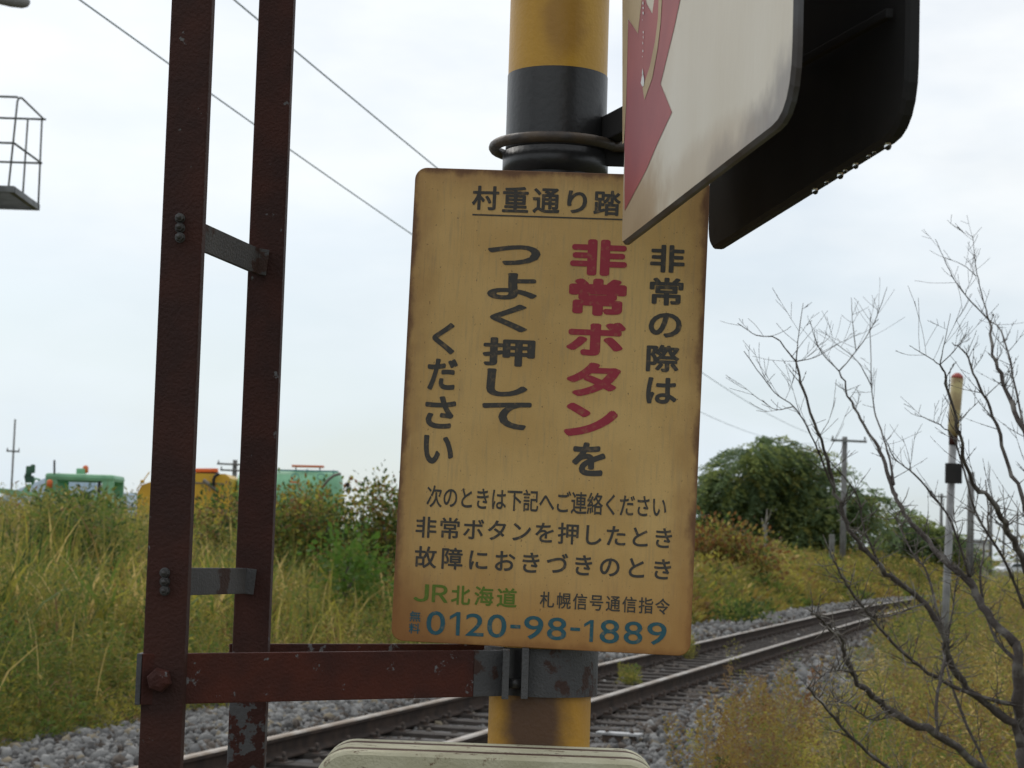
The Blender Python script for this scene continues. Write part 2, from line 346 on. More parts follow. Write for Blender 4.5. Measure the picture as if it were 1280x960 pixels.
parts.append(blades(x, y, ground_z(d) + .5, rng.uniform(0.8, 1.5, len(x)), rng.uniform(0.03, 0.06, len(x)), 0.8, [5, 3, 3, 1.4, 3, .3, .5, 0, 0], 5))
prop(npmesh('tall_grass', *join(parts), GREENS), 'tall yellow green reed grass covering the bank left of the track', kind='stuff')
# --- leafy weeds between ballast and reeds
x, y = frustum_pts(30000, 11, 60, -330, 1180, 1.5); d = d_of(x, y); k = (d > 2.95) & (d < 6.4); x, y, d = x[k], y[k], d[k]
h = np.interp(d, [2.95, 3.4, 4.4, 6.4], [0.12, 0.6, 1.05, 1.15]) * (1 + 0.45 * clumpy(x, y, 1.3, 3)) * rng.uniform(0.5, 1.15, len(x))
parts = [weeds(x, y, ground_z(d), h, 56, 0.055, 0.14, [5.5, 5.5, 2.6, 0.4, 2.8, 2.0, 0.6, 0.1, 0.3], 0.75, 0.26)]
x3, y3 = frustum_pts(26, 21.7, 22.3, 788, 806); parts.append(weeds(x3, y3, np.full(26, .05), rng.uniform(.1, .26, 26), 40, .04, .06, [4, 4, 3, 0.3, 1, .5, 1, 0, 0]))
x3, y3 = frustum_pts(26, 27.2, 27.9, 863, 878); parts.append(weeds(x3, y3, np.full(26, .05), rng.uniform(.15, .4, 26), 40, .04, .06, [4, 4, 3, 0.3, 1, .5, 1, 0, 0]))
x2, y2 = frustum_pts(6000, 11, 40, -330, 1180, 1.4); d2 = d_of(x2, y2); k = (d2 > 3.2) & (d2 < 6); x2, y2, d2 = x2[k], y2[k], d2[k]
parts.append(blades(x2, y2, ground_z(d2), rng.uniform(0.5, 1.25, len(x2)), rng.uniform(0.01, 0.022, len(x2)), 0.6, [4, 3, 4, 2.5, .6, .6, .8, 0, 0]))
prop(npmesh('ditch_weeds', *join(parts), GREENS), 'low bushy green weeds along the far edge of the ballast', kind='stuff')
# --- golden weeds along the far bank on the right
x, y = frustum_pts(30000, 40, 125, 700, 1480, 1.0); d = d_of(x, y); k = (d > 3.0) & (d < 14) & ~((640 + x / y * F > 1222) & (y > 60)); x, y, d = x[k], y[k], d[k]
h = np.interp(d, [3.0, 4.2, 7, 14], [0.3, 1.15, 1.6, 1.6]) * (1 + 0.25 * clumpy(x, y, .5, 5)) * rng.uniform(0.55, 1.15, len(x))
parts = [weeds(x, y, ground_z(d), h, 24, 0.2, 0.32, [3, 4.4, 2.0, 0.5, 1.4, 1.6, 3.4, 0.4, 0])]
prop(npmesh('golden_weeds', *join(parts), GREENS), 'golden brown weeds on the far bank beyond the sign', kind='stuff')
# --- weeds on the near side of the track, right of the pole
x, y = frustum_pts(24000, 7.0, 75, 600, 1620, 1.3); d = d_of(x, y); edge = np.interp(y, [12, 19, 30], [-3.0, -2.35, -1.5]) - 0.45 * clumpy(x, y, 1.5, 9); k = (d < edge) & (d > -14); x, y, d, edge = x[k], y[k], d[k], edge[k]
h = np.interp(edge - d, [0, 0.5, 1.4, 12], [0.12, 0.35, 0.8, 0.9]) * (1 + 0.5 * clumpy(x, y, 1.2, 7)) * rng.uniform(0.4, 1.2, len(x))
h *= np.interp(y, [6, 12, 20, 40, 60], [0.9, 1.0, 1.2, 1.3, 1.0])
parts = [weeds(x, y, ground_z(d), h, 62, 0.034, 0.11, [4.0, 4.2, 1.6, 0.6, 2.4, 3.6, 2.4, 1.6, 1.0], 0.72, 0.3)]
x2, y2 = frustum_pts(9000, 7.0, 45, 600, 1620, 1.3); d2 = d_of(x2, y2); k = (d2 < -3.2 - 0.4 * clumpy(x2, y2, 1.5, 9)) & (d2 > -14); x2, y2, d2 = x2[k], y2[k], d2[k]
parts.append(blades(x2, y2, ground_z(d2), rng.uniform(0.3, 0.9, len(x2)), rng.uniform(0.006, 0.014, len(x2)), 0.6, [3, 3.4, 3, 1.6, .6, 2, 2, .6, .8]))
x3, y3 = frustum_pts(140, 8.5, 12.5, 890, 1020); d3 = d_of(x3, y3); k = d3 < -2.7; x3, y3, d3 = x3[k], y3[k], d3[k]
parts.append(weeds(x3, y3, ground_z(d3), rng.uniform(0.5, 1.0, len(x3)), 520, 0.02, 0.12, [1.2, 1.6, 1.2, 0.8, 0.4, 4, 2.4, 3.4, 0.8], 0.8, 0.4))
x3, y3 = frustum_pts(420, 9, 15, 950, 1500); d3 = d_of(x3, y3); k = (d3 < -2.2) & (clumpy(x3, y3, 1.4, 11) > .05); x3, y3, d3 = x3[k], y3[k], d3[k]
parts.append(weeds(x3, y3, ground_z(d3), rng.uniform(0.5, 1.1, len(x3)), 260, 0.024, 0.12, [2.2, 2.2, 2.2, .8, 1.2, 2.4, 3.4, 1.4, 1.0], 0.6, 0.35))
x3, y3 = frustum_pts(2600, 30, 64, 1060, 1420); d3 = d_of(x3, y3); k = (d3 < -1.7) & (d3 > -4.5); x3, y3, d3 = x3[k], y3[k], d3[k]
parts.append(weeds(x3, y3, ground_z(d3), np.interp(d3, [-4.5, -2.4, -1.7], [1.15, 1.15, .7]) * rng.uniform(0.6, 1.2, len(x3)), 46, 0.08, 0.2, [3.4, 4, 1.8, .5, 2.6, 2.4, 3, .9, .6]))
prop(npmesh('dry_weeds', *join(parts), GREENS), 'brown and olive weeds on the near side of the track', kind='stuff')
# --- low growth further out on both sides (reads as one mass)
x, y = frustum_pts(12000, 50, 330, -500, 1900, 1.2); d = d_of(x, y); k = (d > 26) | (d < -14); k |= (y > 120) & (np.abs(d) > 4); pxx = 640 + x / y * F; k &= ~((pxx > 1222) & (pxx < 1330) & (y < 196)); x, y, d = x[k], y[k], d[k]
h = rng.uniform(0.5, 1.3, len(x))
prop(npmesh('distant_weeds', *weeds(x, y, ground_z(d), h, 14, 0.32, 0.7, [3, 4, 2, 1, 3, 1, 3, 0, 0]), GREENS), 'far olive scrub behind the bank and along the line', kind='stuff')

def shrub(name, label, cat, lobes, Z, base_px, mats_, mp_, leaf, n_leaf, group=None, frond=False, stem_r=0.03, dz=0.8, nstem=6):
    """lobes: (px, py, rx_px, ry_px) at about depth Z; leaves sit in clumps through each lobe"""
    k = Z / F
    b = P(base_px, horizon(base_px) + 5, Z); zg = float(ground_z(d_of(b.x, b.y))); b.z = zg
    root = empty(name, b, label, cat, group)
    C, D, Ls, MI = [], [], [], []
    st = MB(); cps = []
    for (px, py, rx, ry) in lobes:
        c = P(px, py, Z) + Vector((0, random.uniform(-dz, dz), 0)); cps.append(c)
        ncl = max(5, int(n_leaf * (rx * ry) / 900))
        for q in range(ncl):
            v = rng.normal(size=3); v /= np.linalg.norm(v); v *= rng.random() ** 0.33
            cc_ = np.array(c) + v * np.array([rx * k, max(rx * k, 0.4), ry * k]); cc_[2] = max(cc_[2], zg + 0.1)
            m_ = rng.choice(len(mp_), p=np.array(mp_) / sum(mp_))
            if frond:                                            # drooping compound leaves fanning from the clump
                nf = 5
                for f_ in range(nf):
                    a = rng.uniform(0, 2 * np.pi); o = np.array([np.cos(a), np.sin(a), rng.uniform(0.0, 0.5)]); L_ = rng.uniform(0.8, 1.7)
                    t = np.linspace(0.08, 1, 13); pts = cc_ + o * (t * L_)[:, None] + np.array([0, 0, -0.75 * L_]) * (t ** 2)[:, None]
                    sdv = np.array([-o[1], o[0], -0.35])
                    for sg in (-1, 1):
                        C.append(pts + rng.normal(0, .04, (13, 3))); D.append(np.tile(sdv * sg + o * 0.5 + np.array([0, 0, -0.5]), (13, 1)) + rng.normal(0, .25, (13, 3))); Ls.append(leaf * rng.uniform(.7, 1.3, 13)); MI.append(np.full(13, m_))
            else:
                nl = 26; off = rng.normal(0, 1, (nl, 3)) * leaf * 2.0
                C.append(cc_ + off); D.append(off / (leaf * 2) + np.array([0, 0, -0.15]) + v * 0.5 + rng.normal(0, .5, (nl, 3))); Ls.append(leaf * rng.uniform(.6, 1.35, nl))
                mm = np.full(nl, m_); sw = rng.random(nl) < .2; mm[sw] = rng.choice(len(mp_), sw.sum(), p=np.array(mp_) / sum(mp_)); MI.append(mm)
    C = np.concatenate(C); D = np.concatenate(D); Ls = np.concatenate(Ls); MI = np.concatenate(MI)
    npmesh('foliage', *leaf_quads(C, D, Ls, Ls * (0.42 if frond else 0.62), MI), mats_, root)
    for q in range(max(nstem, 1)):
        c = cps[q % len(cps)]; o = b + Vector((random.uniform(-.3, .3) * (nstem > 1), random.uniform(-.2, .2), -0.05)) if nstem > 1 else b
        mid = o.lerp(c, 0.55) + Vector((random.uniform(-.2, .2), 0, 0.15))
        st.tube([o, o.lerp(mid, .5) + Vector((random.uniform(-.06, .06), 0, .05)), mid, c], [stem_r, stem_r * .8, stem_r * .6, stem_r * .25], 6)
    st.build('stems' if nstem > 1 and not frond else 'trunk', m_bark, root)
    return root
m_bark = mat('bark', (0.09, 0.075, 0.06), 0.9, (0.15, 0.13, 0.11), 14, bump=0.5, bscale=60)
LM = GREENS
#                                                                        green olive ygreen straw dark brown gold rust
shrub('shrub', 'dark leafy shrub with browning leaves in front of the green tanker', 'shrub', [(375, 655, 42, 30), (388, 632, 46, 14), (350, 636, 22, 16), (340, 670, 30, 34), (415, 650, 34, 24), (380, 690, 40, 34), (425, 690, 30, 30)], 31, 385, LM, [4, 2.6, 1.8, .3, 4, 1.2, .8, 1.2], 0.075, 40, 'shrubs behind the reed bank')
shrub('shrub', 'tall dark shrub whose right half is hidden by the yellowed sign', 'shrub', [(478, 640, 36, 36), (500, 680, 40, 46), (525, 640, 36, 34), (470, 690, 26, 40)], 31.5, 490, LM, [3.4, 2, 1, .2, 5, 1.2, .4, .8], 0.075, 40, 'shrubs behind the reed bank')
shrub('shrub', 'small bright green bush low in front of the darker shrubs', 'shrub', [(440, 697, 27, 18), (448, 722, 26, 16), (428, 715, 18, 16)], 27, 440, [leafm('fresh_leaf', (0.10, 0.19, 0.03)), LM[0]], [4, 1.5], 0.09, 40, 'shrubs behind the reed bank')
shrub('shrub', 'brownish shrub between the two rusty posts below the yellow vehicle', 'shrub', [(262, 655, 36, 28), (292, 640, 24, 24), (270, 690, 34, 22)], 33, 270, LM, [2, 3, 1, .4, 3, 2, .6, .8], 0.085, 26, 'shrubs behind the reed bank')
shrub('shrub', 'orange tinted shrub at the right edge of the yellowed sign', 'shrub', [(905, 682, 36, 24), (880, 705, 40, 32), (935, 700, 32, 22), (895, 735, 44, 22)], 58, 900, LM, [1.2, 2.0, 1.0, .1, 1.6, 1.6, 2.6, 4.2], 0.14, 60, 'shrubs along the far bank')
shrub('shrub', 'small dark green bush beside the far rail right of the sign', 'shrub', [(928, 772, 26, 13), (908, 776, 16, 11)], 43, 920, LM, [4, .6, .3, 0, 5, 0, 0, 0], 0.08, 130, 'shrubs along the far bank')
TREE = [leafm('robinia_dark', (0.14, 0.20, 0.10), .7, .45), leafm('robinia_mid', (0.19, 0.26, 0.115), .7, .45), leafm('robinia_light', (0.29, 0.34, 0.11), .7, .45), leafm('robinia_yellow', (0.30, 0.29, 0.08), .7, .45)]  # distance haze put into the greyed, lightened leaf colours
shrub('tree', 'large feathery green tree right of the sign behind the orange shrub', 'tree', [(925, 605, 44, 34), (975, 588, 42, 32), (1010, 612, 44, 40), (895, 645, 36, 38), (945, 650, 56, 44), (1000, 660, 56, 40), (930, 680, 56, 22), (1010, 685, 50, 20), (905, 610, 26, 24), (1040, 640, 34, 36), (940, 575, 26, 18), (1068, 632, 26, 26), (985, 560, 20, 10), (957, 551, 10, 5), (925, 566, 14, 5), (884, 596, 14, 5), (1092, 622, 14, 6), (1088, 655, 18, 9), (1045, 590, 14, 8), (1020, 568, 12, 6)], 92, 965, TREE, [3.4, 5, 3.4, .9], 0.2, 36, 'trees beyond the track', True, 0.16, 1.8, 7)
shrub('tree', 'lower round green tree right of the large feathery one, behind the bare branches', 'tree', [(1130, 665, 34, 32), (1160, 680, 34, 26), (1100, 680, 34, 26), (1195, 690, 30, 18)], 105, 1135, TREE, [3.4, 5, 3, .5], 0.24, 36, 'trees beyond the track', True, 0.13, 2.0, 5)
shrub('shrub', 'low ragged hedge shrub left of the parked white car', 'shrub', [(1212, 702, 16, 11), (1198, 712, 22, 11), (1182, 706, 20, 11)], 120, 1200, LM, [2, 3, 2, .3, 3, 1, 3, .5], 0.3, 26, 'shrubs along the far bank')
shrub('shrub', 'distant green bush at the frame edge above the white car', 'shrub', [(1270, 690, 22, 12), (1300, 688, 24, 16)], 230, 1280, LM, [3, 3, 1, .3, 3, 1, 3, .5], 0.5, 20, 'shrubs along the far bank')
# bare pale trunk before the feathery tree
b0 = P(957, 692, 62); zg = float(ground_z(d_of(b0.x, b0.y)))
t = empty('dead_tree', (b0.x, b0.y, zg), 'thin pale leafless forked trunk in front of the large feathery tree', 'dead tree')
m_pale_bark = mat('pale_dead_wood', (0.3, 0.28, 0.24), 0.85, (0.2, 0.18, 0.15), 12)
MB().tube([(b0.x, b0.y, zg - .1), P(957, 690, 62), P(957, 660, 62), P(959, 636, 62)], [.07, .06, .045, .012], 7).build('trunk', m_pale_bark, t)
MB().tube([P(957, 672, 62), P(954, 655, 62.2), P(952, 648, 62.3)], [.035, .025, .008], 6).build('limb', m_pale_bark, t)
MB().tube([P(957, 655, 62), P(962, 645, 61.8), P(964, 637, 61.7)], [.03, .02, .008], 6).build('limb', m_pale_bark, t)

# ------------------------------------------------------------------ bare shrub close on the right
m_twig = mat('dark_twig_bark', (0.085, 0.07, 0.062), 0.85, (0.2, 0.185, 0.165), 24, lo=0.5, hi=0.66, bump=0.6, bscale=90)
def curve_pts(pts, n=4):
    P_ = [np.array(p, float) for p in pts]; P_ = [2 * P_[0] - P_[1]] + P_ + [2 * P_[-1] - P_[-2]]; o = []
    for i in range(1, len(P_) - 2):
        for t in np.linspace(0, 1, n, endpoint=False):
            a, b, c, d = P_[i - 1:i + 3]; o.append(0.5 * ((2 * b) + (c - a) * t + (2 * a - 5 * b + 4 * c - d) * t * t + (3 * b - a - 3 * c + d) * t ** 3))
    o.append(P_[-2]); return o
ZB = 5.2; g0 = P(1285, 960, ZB); 
bush = empty('bare_shrub', (g0.x, g0.y, 0), 'leafless dark branching shrub at the right edge in front of the track', 'shrub')
# branch: (pixel polyline, thickness px at base, at tip, depth start, depth end)
BR = [
 ([(1296, 1290), (1290, 1100), (1282, 960), (1278, 930), (1272, 870), (1269, 802)], 30, 17, 5.2, 5.2, 'trunk'),
 ([(1279, 935), (1265, 904), (1220, 870), (1186, 825), (1179, 795), (1156, 754), (1122, 729), (1100, 707), (1074, 679), (1055, 645), (1040, 595), (1022, 540), (1003, 487), (995, 452)], 15, 3.2, 5.2, 4.7),
 ([(995, 452), (982, 436), (969, 422), (945, 419), (922, 404)], 3, 1.2, 4.7, 4.6),
 ([(995, 452), (998, 420), (1004, 379)], 2.6, 1, 4.7, 4.8),
 ([(995, 452), (1020, 446), (1050, 428)], 2.2, 1, 4.7, 4.9),
 ([(1044, 615), (1012, 540), (992, 508), (968, 490), (930, 439)], 3.5, 1.2, 4.85, 4.5),
 ([(992, 508), (970, 512), (952, 500)], 2, 1, 4.6, 4.5),
 ([(1269, 805), (1227, 757), (1210, 724), (1186, 706), (1156, 671), (1130, 641), (1117, 612), (1104, 572), (1085, 539), (1064, 501), (1049, 464)], 16, 3, 5.2, 5.7),
 ([(1049, 464), (1025, 437), (1012, 400)], 2.4, 1, 5.7, 5.6),
 ([(1049, 464), (1070, 439), (1092, 405), (1109, 359)], 2.6, 1, 5.7, 5.9),
 ([(1070, 439), (1066, 405), (1064, 372)], 2, .9, 5.8, 5.9),
 ([(1117, 606), (1110, 565), (1095, 520), (1089, 482), (1088, 396)], 5, 1.2, 5.5, 5.9),
 ([(1089, 482), (1072, 452), (1040, 425)], 2, .9, 5.7, 5.6),
 ([(1296, 1100), (1300, 800), (1280, 701), (1261, 667), (1244, 634), (1212, 599), (1200, 545), (1186, 490), (1175, 456)], 16, 2.6, 5.2, 4.6),
 ([(1175, 456), (1180, 430), (1188, 392)], 2.2, 1, 4.6, 4.6),
 ([(1175, 456), (1155, 443), (1137, 432)], 2.2, 1, 4.6, 4.5),
 ([(1175, 456), (1195, 436), (1205, 420)], 2, 1, 4.6, 4.7),
 ([(1300, 800), (1305, 640), (1280, 539), (1257, 486), (1242, 445), (1236, 400)], 15, 4, 5.2, 5.6),
 ([(1236, 400), (1215, 378), (1194, 352), (1178, 318), (1169, 299)], 3, 1, 5.6, 5.5),
 ([(1236, 400), (1228, 370), (1220, 335), (1216, 295)], 3, 1, 5.6, 5.8),
 ([(1220, 345), (1205, 332), (1182, 322)], 1.6, .8, 5.7, 5.6),
 ([(1308, 700), (1290, 600), (1267, 470), (1252, 415), (1238, 402)], 6, 2, 5.3, 5.9),
 ([(1284, 1000), (1231, 960), (1171, 919), (1119, 892), (1092, 870), (1064, 840), (1051, 802), (1034, 782), (1014, 767)], 17, 3.5, 5.2, 4.4),
 ([(1171, 919), (1171, 870), (1179, 832), (1180, 795)], 6, 6, 4.9, 5.1),
 ([(1269, 880), (1215, 868), (1160, 840), (1122, 810), (1092, 776), (1064, 739), (1042, 701)], 8, 3, 5.2, 4.6),
 ([(1180, 1010), (1104, 956), (1062, 919), (1032, 885), (1010, 859)], 7, 3, 5.0, 4.3),
 ([(1250, 1000), (1190, 860), (1185, 800), (1199, 700), (1192, 640)], 6, 1.5, 5.2, 5.6),
 ([(1300, 850), (1285, 650), (1261, 584), (1242, 520), (1220, 475), (1207, 443), (1190, 428)], 10, 1.6, 5.2, 5.3),
 ([(1280, 760), (1255, 700), (1220, 640), (1197, 560), (1180, 535), (1150, 520)], 6, 1.2, 5.2, 4.9),
 ([(1212, 724), (1190, 655), (1150, 600), (1120, 575), (1105, 545)], 5, 1.4, 5.3, 5.1),
 ([(1100, 707), (1080, 660), (1072, 620), (1050, 590), (1020, 560)], 4, 1.2, 4.95, 4.8),
 ([(1186, 825), (1160, 720), (1140, 690), (1125, 660), (1120, 640)], 5, 1.5, 5.05, 5.3),
 ([(1119, 892), (1090, 900), (1060, 880), (1040, 872)], 3, 1.2, 4.7, 4.6),
 ([(1156, 754), (1110, 770), (1080, 770), (1060, 760)], 3.5, 1.2, 5, 4.7),
 ([(1064, 840), (1040, 838), (1022, 850)], 2.5, 1, 4.5, 4.4),
 ([(1274, 830), (1240, 790), (1225, 720), (1235, 660), (1232, 600)], 7, 2, 5.2, 5.5),
]
TWB = MB()
allb = []
for e in BR:
    pl, w0, w1, za, zb = e[:5]; n = len(pl)
    pts3 = [P(px, py, za + (zb - za) * (i / (n - 1)) + (0 if i in (0, n - 1) else random.uniform(-.03, .03))) for i, (px, py) in enumerate(pl)]
    cp = [Vector(q) for q in curve_pts(pts3, 5)]; m = len(cp); cp = [q + Vector((random.gauss(0, 1), random.gauss(0, 1), random.gauss(0, 1))) * (w0 * .09 * za / F) * (0 < i < m - 1) for i, q in enumerate(cp)]
    rs = [(w0 + (w1 - w0) * (i / (m - 1)) ** 0.8) * 0.38 * za / F * (1 + 0.16 * random.uniform(-1, 1)) for i in range(m)]
    if e[-1] == 'trunk':
        cp[0].z = min(cp[0].z, 0.0); MB().tube(cp, rs, 9).build('trunk', m_twig, bush)
    else:
        MB().tube(cp, rs, 7 if w0 > 5 else 5).build('branch', m_twig, bush); allb.append((cp, rs))
def twig(p, dirv, L, r, depth):
    n = 6; pts = [p]; d_ = Vector(dirv).normalized()
    bend = Vector((random.uniform(-.3, .3), random.uniform(-.3, .3), 0.55))
    for i in range(n):
        d_ = (d_ + bend * 0.06 + Vector((random.gauss(0, .05), random.gauss(0, .05), random.gauss(0, .05)))).normalized(); pts.append(pts[-1] + d_ * (L / n))
    TWB.tube(pts, [max(r * (1 - .8 * i / n), .0006) for i in range(n + 1)], 4)
    for i in (2, 3, 5): TWB.tube([pts[i] - d_ * r * 2, pts[i], pts[i] + d_ * r * 2], [r * .5, r * 1.15, r * .5], 4)   # buds
    if depth:
        for i in range(1, n):
            if random.random() < 0.5:
                s_ = Vector((random.uniform(-1, 1), random.uniform(-1, 1), random.uniform(-.2, .6))).normalized()
                twig(pts[i], (d_ + s_ * 0.8), L * random.uniform(.3, .55), r * .6, depth - 1)
for cp, rs in allb:
    ln = sum((cp[i + 1] - cp[i]).length for i in range(len(cp) - 1))
    for q in range(int(ln / 0.048) + 1):
        i = min(len(cp) - 2, int(random.random() ** 0.8 * (len(cp) - 1))); t_ = (cp[i + 1] - cp[i]).normalized()
        s_ = Vector((random.uniform(-1, 1), random.uniform(-.9, .9), random.uniform(-.3, .9))).normalized()
        twig(cp[i].lerp(cp[i + 1], random.random()), t_ * 0.55 + s_ * 0.8, random.uniform(.06, .2) * (1 - .6 * i / len(cp)), min(rs[i] * .5, .0016), 1 if random.random() < .55 else 0)
o = TWB.build('twigs', m_twig, bush); o['kind'] = 'stuff'
m_spur = mat('pale_lichen_twig', (0.24, 0.22, 0.19), 0.85, (0.12, 0.1, 0.085), 25)
SP = MB()
for cp, rs in allb:
    for i in range(1, len(cp) - 1):
        if cp[i].z < 1.75 and random.random() < .75:
            for q in range(2):
                s_ = Vector((random.uniform(-1, 1), random.uniform(-1, .4), random.uniform(-.5, .9))).normalized(); L_ = random.uniform(.015, .07); a_ = cp[i].lerp(cp[i + 1], random.random()); m_ = a_ + s_ * L_ * .6 + Vector((0, 0, .006))
                SP.tube([a_, m_, m_ + (s_ + Vector((random.uniform(-.6, .6), 0, random.uniform(0, .8)))).normalized() * L_ * .5], [.0018, .0014, .0008], 4)
o = SP.build('dead_spurs', m_spur, bush); o['kind'] = 'stuff'

# ------------------------------------------------------------------ rusted iron, paint
def iron(name, base, base2, chip, lo, hi, sc=9.0):
    m = mat(name, base, 0.72, base2, 22, 0.35, 0.65, bump=0.26, bscale=330, spec=0.35)
    n = m.node_tree.nodes; L = m.node_tree.links; b = n['Principled BSDF']; old = b.inputs['Base Color'].links[0].from_socket
    t = n.new('ShaderNodeTexCoord'); z = n.new('ShaderNodeTexNoise'); z.inputs['Scale'].default_value = sc; z.inputs['Detail'].default_value = 9; z.inputs['Roughness'].default_value = 0.62
    L.new(t.outputs['Object'], z.inputs['Vector']); r = n.new('ShaderNodeMapRange'); r.inputs['From Min'].default_value = lo; r.inputs['From Max'].default_value = hi
    L.new(z.outputs['Fac'], r.inputs['Value']); x = n.new('ShaderNodeMix'); x.data_type = 'RGBA'; x.inputs[7].default_value = (*chip, 1)
    L.new(r.outputs['Result'], x.inputs[0]); L.new(old, x.inputs[6]); L.new(x.outputs[2], b.inputs['Base Color']); return m
m_rust = iron('red_oxide_iron', (0.056, 0.017, 0.011), (0.036, 0.013, 0.010), (0.14, 0.14, 0.14), 0.69, 0.71, 45)
m_rust_chip = iron('flaking_red_oxide', (0.085, 0.019, 0.010), (0.05, 0.014, 0.010), (0.16, 0.16, 0.165), 0.635, 0.66, 42)
m_galv = iron('chipped_grey_iron', (0.10, 0.10, 0.102), (0.075, 0.075, 0.078), (0.055, 0.03, 0.024), 0.57, 0.6, 17)
m_bolt = mat('dark_bolt', (0.05, 0.045, 0.043), 0.5, (0.1, 0.1, 0.1), 60)

m_rust_rear = iron('red_oxide_iron_worn', (0.058, 0.017, 0.011), (0.037, 0.013, 0.010), (0.13, 0.13, 0.135), 0.645, 0.67, 40)
# the ladder: two uprights and flat rungs
YL, YR = 1.93, 2.14
def line_through(pa, pb, z0, z1):
    d_ = (pb - pa); f_ = lambda z: pa + d_ * ((z - pa.z) / d_.z); return f_(z0), f_(z1)
lt, lb = PY(242, 0, YL), PY(201, 960, YL); rtp, rb = PY(347, 0, YR), PY(308, 960, YR)
la, lz = line_through(lb, lt, 0.0, 2.75); ra, rz = line_through(rb, rtp, 0.0, 2.75)
lad = empty('ladder', (la.x, YL, 0), 'rusty red iron ladder of two uprights left of the yellowed sign', 'ladder')
m_rust_foot = iron('flaked_grey_and_red', (0.07, 0.018, 0.011), (0.045, 0.014, 0.01), (0.10, 0.10, 0.104), 0.49, 0.52, 55)
for a, b_, w, px_ in ((la, lz, .0415, 0), (ra, rz, .0395, 1)):
    MB().bar(a, b_, w, .022, (0, 1, 0), ch=.002).build('upright', m_rust if px_ == 0 else m_rust_rear, lad)
def rung(pl, pr, h, nm):
    b = MB(); b.bar(pl, pr, .005, h, (0, 0, 1), ch=.0008); e = (pr - pl).normalized()
    b.bar(pr - e * .001 + Vector((0, -.001, 0)), pr + Vector((.011, .001, -.001)), .005, h, (0, 0, 1), ch=.0008)
    return b.build('rung', m_galv, lad)
zj = PY(300, 832, YR).z; MB().bar(ra.lerp(rz, .2), ra + (rz - ra) * (zj / 2.75), .0405, .0232, (0, 1, 0), ch=.002).build('flaked_foot', m_rust_foot, lad)
rung(PY(238, 290, YL + .02), PY(322, 327, YR - .016), .029, 0)
rung(PY(222, 727, YL + .02), PY(306, 726, YR - .016), .028, 1)
for (px, py) in ((225, 273), (225, 285), (225, 297), (206, 716), (206, 727), (206, 738)):
    c = PY(px, py, YL - .012); bb = MB(); bb.tube([c + Vector((0, .003, 0)), c + Vector((0, -.001, 0))], .0052, 14, smooth=False); bb.tube([c + Vector((0, -.001, 0)), c + Vector((.0004, -.0058, .0004)), c + Vector((.0004, -.0064, .0004))], [.0046, .0046, .004], 6, smooth=False); bb.tube([c + Vector((0, -.005, 0)), c + Vector((0, -.011, 0))], .0024, 8); bb.build('bolt', m_bolt, lad)

# ------------------------------------------------------------------ striped crossing pole
YP = 2.19; pt, pb = PY(700, 0, YP), PY(673, 940, YP); PR = .0575
pole_at = lambda z: pb + (pt - pb) * ((z - pb.z) / (pt.z - pb.z))
m_yel = mat('yellow_pole_paint', (0.66, 0.36, 0.035), 0.42, (0.5, 0.25, 0.03), 6, 0.35, 0.7, bump=0.08, bscale=200)
# soot and rust stain running down below the clamp and on the upper band
def stain(m, col, centre, size, amount):
    n = m.node_tree.nodes; L = m.node_tree.links; b = n['Principled BSDF']; old = b.inputs['Base Color'].links[0].from_socket
    t = n.new('ShaderNodeTexCoord'); s1 = n.new('ShaderNodeVectorMath'); s1.operation = 'SUBTRACT'; s1.inputs[1].default_value = centre; L.new(t.outputs['Object'], s1.inputs[0])
    s2 = n.new('ShaderNodeVectorMath'); s2.operation = 'DIVIDE'; s2.inputs[1].default_value = size; L.new(s1.outputs[0], s2.inputs[0])
    ln = n.new('ShaderNodeVectorMath'); ln.operation = 'LENGTH'; L.new(s2.outputs[0], ln.inputs[0])
    z = n.new('ShaderNodeTexNoise'); z.inputs['Scale'].default_value = 45; z.inputs['Detail'].default_value = 6; L.new(t.outputs['Object'], z.inputs['Vector'])
    ad = n.new('ShaderNodeMath'); ad.operation = 'MULTIPLY_ADD'; ad.inputs[1].default_value = 0.55; L.new(z.outputs['Fac'], ad.inputs[0]); L.new(ln.outputs['Value'], ad.inputs[2])
    r = n.new('ShaderNodeMapRange'); r.interpolation_type = 'SMOOTHSTEP'; r.inputs['From Min'].default_value = 1.45; r.inputs['From Max'].default_value = 0.75; r.inputs['To Max'].default_value = amount; L.new(ad.outputs[0], r.inputs['Value'])
    x = n.new('ShaderNodeMix'); x.data_type = 'RGBA'; x.inputs[7].default_value = (*col, 1); L.new(r.outputs['Result'], x.inputs[0]); L.new(old, x.inputs[6]); L.new(x.outputs[2], b.inputs['Base Color'])
m_blk = mat('black_pole_paint', (0.022, 0.022, 0.023), 0.36, (0.035, 0.034, 0.033), 5, bump=0.06, bscale=160, spec=0.6)
pole = empty('striped_pole', pole_at(0), 'yellow and black striped round pole that carries the yellowed sign', 'pole')
bz = PY(700, 84, YP - PR).z
stain(m_yel, (0.075, 0.036, 0.026), PY(668, 905, YP - PR) - pole_at(0), (.043, .09, .07), 0.93)
stain(m_yel, (0.30, 0.14, 0.03), PY(705, 25, YP - PR) - pole_at(0), (.03, .08, .05), 0.55)
edges = [bz + 0.40 * k for k in (-6, -5, -4, -3, -2, -1, 0, 1, 2, 3)]; edges[0] = 0.0; edges = [e for e in edges if e >= 0]
for i in range(len(edges) - 1):
    yel = (i % 2) == ((len(edges) - 4) % 2)
    zs = [edges[i], edges[i + 1]]
    rr = PR if yel else PR + .0006
    MB().tube([pole_at(z) for z in (zs[0] - (0 if yel else .002), zs[1] + (0 if yel else .002))], rr, 64, cap=(i == len(edges) - 2)).build('yellow_band' if yel else 'black_band', m_yel if yel else m_blk, pole)
